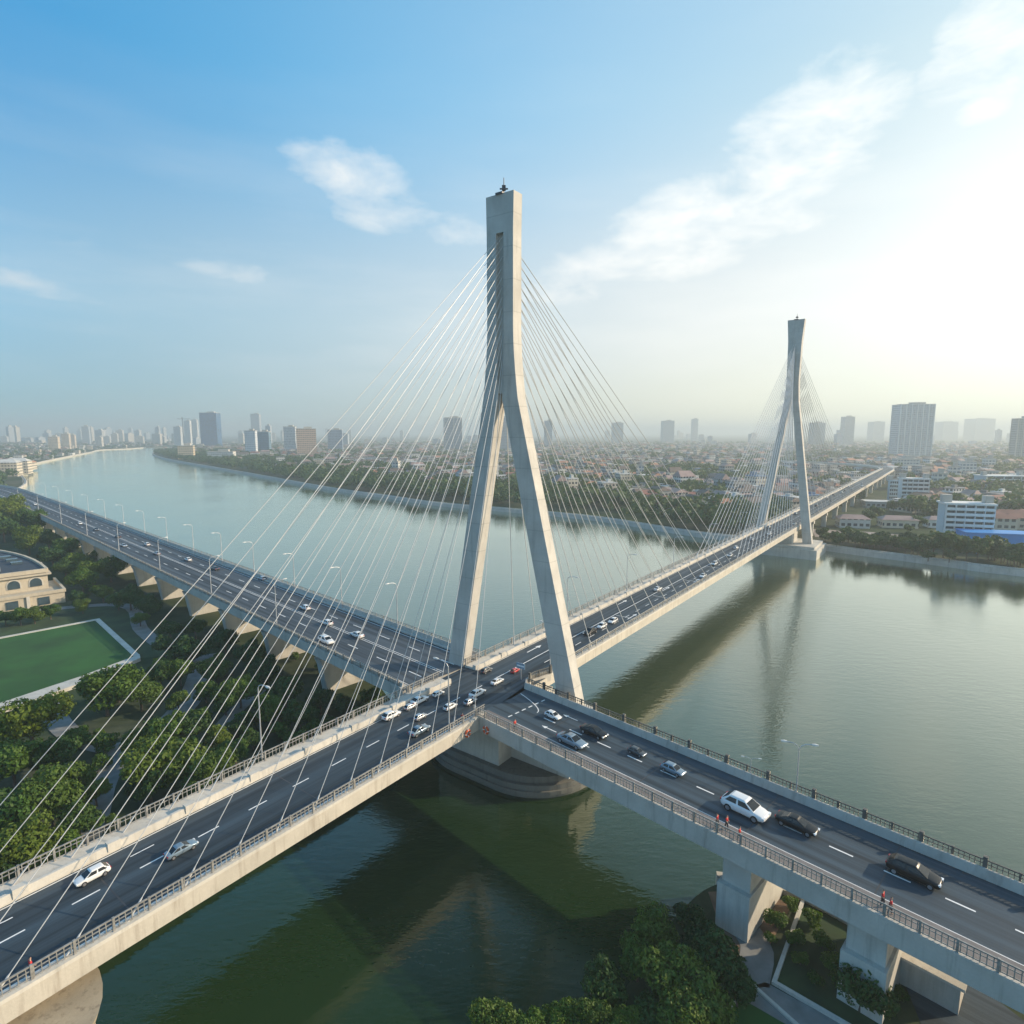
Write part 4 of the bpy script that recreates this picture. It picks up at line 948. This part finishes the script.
for px, py, kd, col, an, lab, s in [
    (92, 873, 'hatchback', 'white', angA+PI, 'white hatchback alone on the lower left part of the main deck', 0.58),
    (181, 847, 'sedan', 'bluegrey', angA, 'pale blue-grey car in the outer lane ahead of the lone white hatchback', 0.55),
    (391, 714, 'hatchback', 'white', angA, 'white hatchback next to the left parapet before the junction', 0.62),
    (419, 729, 'sedan', 'bluegrey', angA, 'blue-grey car near the right railing left of the junction corner', 0.62),
    (419, 699, 'sedan', 'white', angA, 'white sedan hugging the left parapet by the opening to the viaduct', 0.6),
    (410, 705, 'hatchback', 'silver', angA, 'small silver car beside the white sedan at the left parapet', 0.45),
    (450, 705, 'hatchback', 'white', angA, 'white hatchback in the middle of the junction', 0.5),
    (420, 715, 'hatchback', 'silver', angA, 'silver car in the middle lane between two other cars before the junction', 0.45),
    (477, 692, 'sedan', 'white', angA, 'white sedan in the junction nearest to its centre line', 0.6),
    (470, 700, 'hatchback', 'silver', angA, 'small silver car just behind the white sedan in the junction', 0.5),
    (497, 680, 'sedan', 'white', angA, 'white sedan in the right lane below the near pylon', 0.5),
    (486, 669, 'hatchback', 'darkgrey', angA, 'small dark grey car at the foot of the near pylon', 0.5),
    (515, 669, 'hatchback', 'red', angA, 'small red car between the near pylon legs', 0.42),
    (438, 692, 'hatchback', 'white', angA, 'tiny white car in the mouth of the viaduct', 0.45),
    (590, 631, 'sedan', 'black', angA+PI, 'black sedan on the deck just past the right pylon leg', 0.72),
    (602, 625, 'hatchback', 'white', angA+PI, 'white hatchback right behind the black sedan past the pylon leg', 0.6),
    (613, 620, 'hatchback', 'white', angA+PI, 'last white car of the short queue past the pylon leg', 0.6),
    (553, 714, 'hatchback', 'white', angR, 'small white car first on the right bridge after the junction', 0.55),
    (572, 740, 'sedan', 'bluegrey', angR, 'shiny blue-grey sedan in the near lane of the right bridge', 0.8),
    (594, 731, 'sedan', 'black', angR, 'black sedan beside the blue-grey one on the right bridge', 0.74),
    (637, 750, 'hatchback', 'darkgrey', angR, 'small dark grey hatchback ahead of the black sedan on the right bridge', 0.5),
    (673, 768, 'hatchback', 'bluegrey', angR, 'blue-grey hatchback in the far lane of the right bridge', 0.62),
    (745, 808, 'hatchback', 'white', angR-.03, 'large white hatchback in the middle of the right bridge', 1.02),
    (797, 823, 'sedan', 'black', angR, 'black sedan ahead of the large white hatchback', 0.76),
    (914, 872, 'suv', 'black', angR, 'big black sport utility car furthest down the right bridge', 0.78)]:
    car(px, py, kd, col, an, lab, None, s)
for i, (px, py, col) in enumerate([(305, 607, 'white'), (327, 622, 'white'), (357, 634, 'white'), (188, 559, 'white'), (157, 553, 'silver'), (147, 544, 'white'), (118, 536, 'darkgrey'), (80, 523, 'white'), (96, 529, 'darkgrey'), (124, 545, 'silver'), (262, 578, 'silver'), (215, 568, 'darkgrey'), (35, 504, 'white')]):
    x, y = P(px, py, ZD); n_ = (x+13)*LNV[0]+(y-89)*LNV[1]
    lab = {305: 'white car opposite the second wall pier on the left viaduct', 357: 'white car nearest the junction on the left viaduct', 188: 'white car near the river edge of the left viaduct'}.get(px, '%s car in the distant traffic on the left viaduct' % {'darkgrey': 'dark grey'}.get(col, col))
    car(px, py, random.choice(['sedan', 'hatchback']), col, angL if n_ > 0 else angL+PI, lab, None if px in (305, 357, 188) else col+' cars on the left viaduct', .68)
car(326, 640, 'suv', 'white', angL+PI, 'tall white car at the lawn-side parapet of the left viaduct', None, .75)
cols = ['white', 'silver', 'white', 'darkgrey', 'black', 'white', 'bluegrey']
for i in range(23):
    s_ = 128+i*16+random.uniform(-3, 3); o = random.choice((-2.2, -.2, 1.7, 3.9)); x, y = W(s_, AC+o); c = random.choice(cols); far_ = s_ > 280
    nm = {'darkgrey': 'dark grey', 'bluegrey': 'blue-grey'}.get(c, c)
    CK[random.choice(['sedan', 'hatchback', 'suv'])].put((x, y, ZD+.02), angA+(PI if o > 1 else 0), '%s car on the main deck %s' % (nm, 'beyond the far pylon' if far_ else 'between the two pylons'), '%s cars %s' % (nm, 'beyond the far pylon' if far_ else 'between the pylons'), .62, PT[c])
# ================================================================== lamps, signs
def lamp_kind(double, h=9.0):
    t = root('street_lamp', 'lamp', 'street lamp')
    m = MB(); m.tube((0, 0, 0), (0, 0, .5), .16, .13, 8); m.tube((0, 0, .5), (0, 0, h-.4), .095, .06, 8); build(m, 'pole', M['steel'], t, smooth=True)
    for s in ((1, -1) if double else (1,)):
        m = MB(); p = [(0, 0, h-.5), (s*.25, 0, h-.12), (s*.8, 0, h+.08), (s*1.7, 0, h+.15)]
        for a, b in zip(p[:-1], p[1:]): m.tube(a, b, .05, .05, 6)
        build(m, 'arm', M['steel'], t); build(MB().loft([[(s*1.6, -.1, h+.1), (s*1.6, .1, h+.1), (s*1.6, .08, h+.22), (s*1.6, -.08, h+.22)], [(s*2.0, -.17, h+.09), (s*2.0, .17, h+.09), (s*2.0, .12, h+.25), (s*2.0, -.12, h+.25)], [(s*2.4, -.08, h+.12), (s*2.4, .08, h+.12), (s*2.4, .06, h+.2), (s*2.4, -.06, h+.2)]]), 'lamp_head', M['lamp'], t)
    return Kind(t)
LK = lamp_kind(False, 8.6); LD2 = lamp_kind(True, 5.2)
aN = math.atan2(LNV[1], LNV[0])
for t in (18, 37, 57, 78, 98, 119, 142, 165, 190, 216, 243, 272, 302, 334, 368, 402):
    LK.put((*LW(t, HW-.7), ZD+.2), aN+PI, 'curved-arm lamp on the river-side parapet of the left viaduct', 'lamps on the river side of the viaduct')
for t in (35, 66, 100, 137, 175, 215, 260, 310):
    LK.put((*LW(t, -HW+.7), ZD+.2), aN, 'curved-arm lamp on the lawn-side parapet of the left viaduct', 'lamps on the lawn side of the viaduct')
aA = math.atan2(NV[1], NV[0])
LK.put((*W(50.5, -46.5), ZD+.2), aA+PI, 'street lamp at the right railing just left of the junction corner')
LK.put((*W(73.3, -46.7), ZD+.2), aA+PI, 'street lamp beside the right pylon leg at the island corner', None, .85)
LK.put((*P(262, 757, ZD+.3), ZD+.2), aA, 'street lamp at the left walkway railing below the viaduct', None, 1.0)
for s_ in (96, 122, 150, 178, 210, 240): LK.put((*W(s_, AC-5.2), ZD+.2), aA, 'street lamp on the left walkway of the main deck beyond the near pylon', 'lamps along the main deck')
LD2.put((*RW(35.6, -RH-.0), ZD+.3), math.atan2(RD[1], RD[0])+.5, 'short twin-arm lamp on the river-side balustrade of the right bridge', None, (.7, .7, 1.05))
LD2.put((*RW(31, -RH-.0), ZD+.3), math.atan2(RD[1], RD[0])+.5, 'low twin-arm lamp half hidden at the balustrade above the white car', None, .42)
def sign(px, py, z, w, h, lab):
    x, y = P(px, py, ZD); t = root('traffic_sign', lab, 'sign', (x, y, ZD)); build(MB().tube((x, y, ZD), (x, y, ZD+z), .06), 'post', M['steel'], t)
    b = MB().box((x-U[0]*.1, y-U[1]*.1, ZD+z-h/2), (w/2, .04, h/2), aA); p = build(b, 'panel', M['sign'], t)
    build(MB().box((x-U[0]*.145, y-U[1]*.145, ZD+z-h/2), (w/2-.12, .012, h*.13), aA), 'white_stripe', M['paint'], p)
sign(521, 680, 2.6, 1.5, .8, 'blue road sign with white stripe at the island corner')
# junction clutter: crash barrels and life rings
def ring(xy, z, r, lab, n=(-.5, -.8)):
    x, y = xy; m = MB(); q = Vector((n[0], n[1], 0)).normalized(); tt = Vector((-q.y, q.x, 0)); rings = []
    for i in range(16):
        a = 2*PI*i/16; rings.append([Vector((x, y, z))+(tt*math.cos(a)+Vector((0, 0, 1))*math.sin(a))*(r+.13*math.cos(b))+q*(.13*math.sin(b)+.1) for b in [2*PI*j/8 for j in range(8)]])
    rings.append(rings[0]); m.loft(rings, caps=False); t = root('life_ring', lab, 'life ring', (x, y, z)); build(m, 'ring', M['orange'], t, smooth=True)
    s = MB()
    for i in (0, 4, 8, 12):
        a = 2*PI*i/16; s.tube(Vector((x, y, z))+(tt*math.cos(a-.12)+Vector((0, 0, 1))*math.sin(a-.12))*r+q*.1, Vector((x, y, z))+(tt*math.cos(a+.12)+Vector((0, 0, 1))*math.sin(a+.12))*r+q*.1, .15, n=8)
    build(s, 'white_band', M['paint'], t)
ring(RW(2.2, RH+.02), 9.95, .42, 'orange life ring on the girder just right of the junction corner', (-.707, -.707))
ring(W(53.2, -45.96), 10.0, .4, 'orange life ring hanging under the main deck edge left of the junction corner', (.8, -.59))
# ================================================================== people
def person_kind(lean=0):
    J_ = {'pel': (0, 0, .95), 'sp': (.03, 0, 1.2), 'ch': (.02, 0, 1.4), 'nk': (.03, 0, 1.52), 'hd': (.05, 0, 1.66), 'tp': (.04, 0, 1.75)}
    for s, k in ((1, 'l'), (-1, 'r')):
        f = .16 if s > 0 else -.14
        J_.update({k+'h': (0, s*.1, .9), k+'k': (f*.6, s*.11, .5), k+'a': (f-.04, s*.11, .08), k+'t': (f+.12, s*.12, .04), k+'s': (.01, s*.19, 1.43), k+'e': (-.03 if s > 0 else .1, s*.25, 1.16), k+'w': (.14 if s > 0 else .3, s*.24, .97), k+'f': (.2 if s > 0 else .38, s*.23, .93)})
    def skin(name, chain, rad, mt, par):
        ids = []; e = []
        for a, b in chain:
            for q in (a, b):
                if q not in ids: ids.append(q)
            e.append((ids.index(a), ids.index(b)))
        me = bpy.data.meshes.new(name); me.from_pydata([J_[i] for i in ids], e, []); o = bpy.data.objects.new(name, me); COL.objects.link(o)
        o.modifiers.new('s', 'SKIN'); me.skin_vertices[0].data[0].use_root = True
        for i, q in enumerate(ids): me.skin_vertices[0].data[i].radius = (rad[q], rad[q]*(1.0))
        sb = o.modifiers.new('d', 'SUBSURF'); sb.levels = sb.render_levels = 1
        dg = bpy.context.evaluated_depsgraph_get(); nm = bpy.data.meshes.new_from_object(o.evaluated_get(dg)); bpy.data.objects.remove(o)
        nm.materials.clear(); nm.materials.append(M[mt]); nm.polygons.foreach_set('use_smooth', [True]*len(nm.polygons))
        o = bpy.data.objects.new(name, nm); COL.objects.link(o); o.parent = par; return o
    t = root('person', 'person', 'person')
    rad = {'pel': .12, 'sp': .12, 'ch': .14, 'nk': .055, 'hd': .095, 'tp': .06}
    for k in 'lr': rad.update({k+'h': .095, k+'k': .06, k+'a': .042, k+'t': .035, k+'s': .06, k+'e': .042, k+'w': .032, k+'f': .03})
    ch = [('pel', 'sp'), ('sp', 'ch'), ('ch', 'nk'), ('nk', 'hd'), ('hd', 'tp')]
    for k in 'lr': ch += [('pel', k+'h'), (k+'h', k+'k'), (k+'k', k+'a'), (k+'a', k+'t'), ('ch', k+'s'), (k+'s', k+'e'), (k+'e', k+'w'), (k+'w', k+'f')]
    skin('body', ch, rad, 'skin', t)
    r2 = {k: v+.025 for k, v in rad.items()}
    skin('shirt', [('pel', 'sp'), ('sp', 'ch')]+[x for k in 'lr' for x in (('ch', k+'s'), (k+'s', k+'e'))], r2, 'red', t)
    J_['pel'] = (0, 0, .96)
    skin('trousers', [x for k in 'lr' for x in (('pel', k+'h'), (k+'h', k+'k'), (k+'k', k+'a'))], r2, 'jean', t)
    J_['hd'] = (.02, 0, 1.69); J_['tp'] = (.015, 0, 1.78); r2['hd'] = .105; r2['tp'] = .07
    skin('hair', [('hd', 'tp')], r2, 'hair', t)
    return Kind(t)
PK = person_kind()
zw = ZD+.165
for (x, y), z, a, lab in ((RW(32.2, 4.4), zw, 2.4, 'person in a red top on the walkway above the first pier, left of the pair'), (RW(32.9, 4.0), zw, -.8, 'person in red walking next to another above the first pier'),
    (RW(34.4, 4.7), zw, -.7, 'person in a red top by the railing just right of the first pier'), (RW(45.4, 4.2), zw, 2.3, 'person in red on the walkway beside the big black car'),
    (RW(46.0, 4.6), zw, -.6, 'second person in red close behind another beside the big black car'), (RW(6.4, 4.6), zw, -.8, 'person in red at the railing near the junction corner'),
    (W(53.2, -46.75), ZD+.0, .9, 'person in red at the right railing of the main deck near the junction'), (W(9.7, -46.9), ZD, .9, 'person in red at the railing in the lower left corner')):
    PK.put((x, y, z), a, lab, None, .8)
# ================================================================== sky, sun, haze
AZ, EL = R(82), R(23)
sd = Vector((math.sin(AZ)*math.cos(EL), math.cos(AZ)*math.cos(EL), math.sin(EL)))
sun = bpy.data.lights.new('sun', 'SUN'); sun.energy = 4.8; sun.angle = R(.5); sun.color = (1, .81, .58)
so = bpy.data.objects.new('sun', sun); COL.objects.link(so); so.rotation_euler = sd.to_track_quat('Z', 'Y').to_euler()
w = bpy.data.worlds.new('World'); S.world = w; w.use_nodes = True; nt = w.node_tree; bg = nt.nodes['Background']
sky = N(nt, 'ShaderNodeTexSky', sky_type='NISHITA'); sky.sun_disc = False; sky.sun_elevation = EL; sky.sun_rotation = AZ
sky.altitude = 20; sky.air_density = 1.0; sky.dust_density = .4; sky.ozone_density = 3.0
tc = N(nt, 'ShaderNodeTexCoord').outputs['Generated']
def dot(v): 
    d = N(nt, 'ShaderNodeVectorMath', operation='DOT_PRODUCT'); nt.links.new(tc, d.inputs[0]); d.inputs[1].default_value = v; return d.outputs['Value']
z = dot((0, 0, 1)); ca = dot(sd)
SKYB = .11; EXPO = .38
k = 1/SKYB
hs = N(nt, 'ShaderNodeHueSaturation'); hs.inputs['Saturation'].default_value = 1.3; hs.inputs['Value'].default_value = 1.6; nt.links.new(sky.outputs[0], hs.inputs['Color'])
col = mix(nt, 1.0, hs.outputs[0], (.5, 1.08, 1.0), 'MULTIPLY')
# hazy daylight: three belts of air (horizon, low, high), each paling from the far side towards the sun
hz_ = dot((math.sin(AZ), math.cos(AZ), 0))
def lin(c, g=1.): return tuple((((v/255+.055)/1.055)**2.4 if v > 10 else v/255/12.92)*g/2**EXPO*.4 for v in c)
def belt(stops):
    n = N(nt, 'ShaderNodeValToRGB'); nt.links.new(ramp(nt, hz_, -1.0, 1.0), n.inputs[0]); cr = n.color_ramp; cr.interpolation = 'B_SPLINE'
    while len(cr.elements) < len(stops): cr.elements.new(.5)
    for e, (h, c, g) in zip(cr.elements, stops): e.position = (h+1)/2; e.color = (*lin(c, g), 1)
    q = N(nt, 'ShaderNodeVectorMath', operation='SCALE'); nt.links.new(n.outputs[0], q.inputs[0]); q.inputs['Scale'].default_value = 2.5*k; return q.outputs[0]
low = belt([(-1, (128, 182, 220), 1.5), (-.6, (136, 168, 186), 1), (-.2, (182, 198, 208), 1), (.14, (216, 216, 212), 1), (.43, (252, 243, 222), 1.03), (.66, (253, 246, 224), 1.08), (.95, (255, 246, 225), 1.5)])
mid = belt([(-1, (118, 184, 235), 1.9), (-.6, (140, 186, 212), 1), (-.2, (190, 214, 226), 1), (.14, (220, 231, 235), 1), (.43, (250, 249, 243), 1.03), (.66, (255, 253, 246), 1.15), (.95, (255, 252, 240), 1.9)])
high = belt([(-1, (92, 170, 228), 1.7), (-.6, (14, 138, 204), 1), (-.2, (104, 184, 232), 1), (.14, (160, 210, 242), 1), (.43, (192, 226, 243), 1), (.66, (224, 242, 243), 1), (.95, (255, 253, 246), 1.6)])
b1 = N(nt, 'ShaderNodeMapRange', interpolation_type='SMOOTHSTEP'); nt.links.new(z, b1.inputs[0]); b1.inputs[1].default_value = .0; b1.inputs[2].default_value = .19
b2 = N(nt, 'ShaderNodeMapRange', interpolation_type='SMOOTHSTEP'); nt.links.new(z, b2.inputs[0]); b2.inputs[1].default_value = .14; b2.inputs[2].default_value = .48
air = mix(nt, b2.outputs[0], mix(nt, b1.outputs[0], low, mid), high)
col = mix(nt, ramp(nt, z, .45, .95, .92, .25), col, air)
# clouds
nz = N(nt, 'ShaderNodeTexNoise'); nz.inputs['Scale'].default_value = 9; nz.inputs['Detail'].default_value = 8; nz.inputs['Roughness'].default_value = .58; nz.inputs['Distortion'].default_value = .25
nt.links.new(mapping(nt, tc, (1, 1, 2.3)), nz.inputs['Vector'])
cm = None
for (cx, cy), (rx, ry), an, st in (((350, 175), (62, 34), .15, 1.), ((405, 216), (85, 22), .1, 1.), ((70, 293), (90, 13), .1, .75), ((235, 273), (62, 12), .05, .6), ((800, 155), (120, 62), -.5, .95), ((690, 225), (190, 42), -.25, .9), ((620, 265), (160, 26), -.1, .7), ((985, 45), (75, 50), -.35, .9), ((1000, 85), (60, 25), -.4, .7), ((30, 225), (60, 22), .2, .3), ((640, 245), (90, 14), 0., .7)):
    c = DIR(cx, cy); ex = (DIR(cx+rx*math.cos(an), cy+rx*math.sin(an))-c); ey = (DIR(cx-ry*math.sin(an), cy+ry*math.cos(an))-c)
    ux = ex/ex.length_squared; uy = ey/ey.length_squared
    a = math_(nt, 'SUBTRACT', dot(ux), ux.dot(c)); b = math_(nt, 'SUBTRACT', dot(uy), uy.dot(c))
    r2 = math_(nt, 'ADD', math_(nt, 'MULTIPLY', a, a), math_(nt, 'MULTIPLY', b, b))
    g = math_(nt, 'MULTIPLY', ramp(nt, r2, 0, 1.5, 1, 0), st)
    g = math_(nt, 'MULTIPLY', g, ramp(nt, dot(c), .3, .5))
    cm = g if cm is None else math_(nt, 'MAXIMUM', cm, g)
ev = math_(nt, 'ADD', nz.outputs[0], math_(nt, 'MULTIPLY', cm, .36))
cf = math_(nt, 'MULTIPLY', ramp(nt, ev, .6, .98), ramp(nt, cm, 0, .25))
n2 = ramp(nt, noise(nt, mapping(nt, tc, (1, 1, 5.5)), 2.2, 6), .46, .8, 0, .42)
cf = math_(nt, 'MAXIMUM', cf, math_(nt, 'MULTIPLY', n2, math_(nt, 'MULTIPLY', ramp(nt, z, .22, .42, 1, .15), ramp(nt, z, .02, .12))))
cc = mix(nt, ramp(nt, ca, -.4, .6), (.60*k, .64*k, .66*k), (.98*k, .96*k, .91*k))
col = mix(nt, math_(nt, 'MULTIPLY', cf, .8), col, cc)
nt.links.new(col, bg.inputs[0]); bg.inputs[1].default_value = SKYB
HZD = .0004
m = bpy.data.materials.new('haze_air'); m.use_nodes = True; nt = m.node_tree; nt.nodes.clear()
ou = N(nt, 'ShaderNodeOutputMaterial'); pv = N(nt, 'ShaderNodeVolumePrincipled'); pv.inputs['Density'].default_value = HZD; pv.inputs['Color'].default_value = (.70, .77, .79, 1); pv.inputs['Anisotropy'].default_value = .25
nt.links.new(pv.outputs[0], ou.inputs['Volume'])
tag(build(MB().box((0, 0, 56), (20500, 20500, 61)), 'haze', m), kind='stuff')
S.view_settings.view_transform = 'Standard'; S.view_settings.look = 'None'; S.view_settings.exposure = EXPO; S.view_settings.gamma = 1
S.render.engine = 'CYCLES'; S.cycles.volume_bounces = 1
# plain object names: repeats keep the numeric suffix Blender gave them
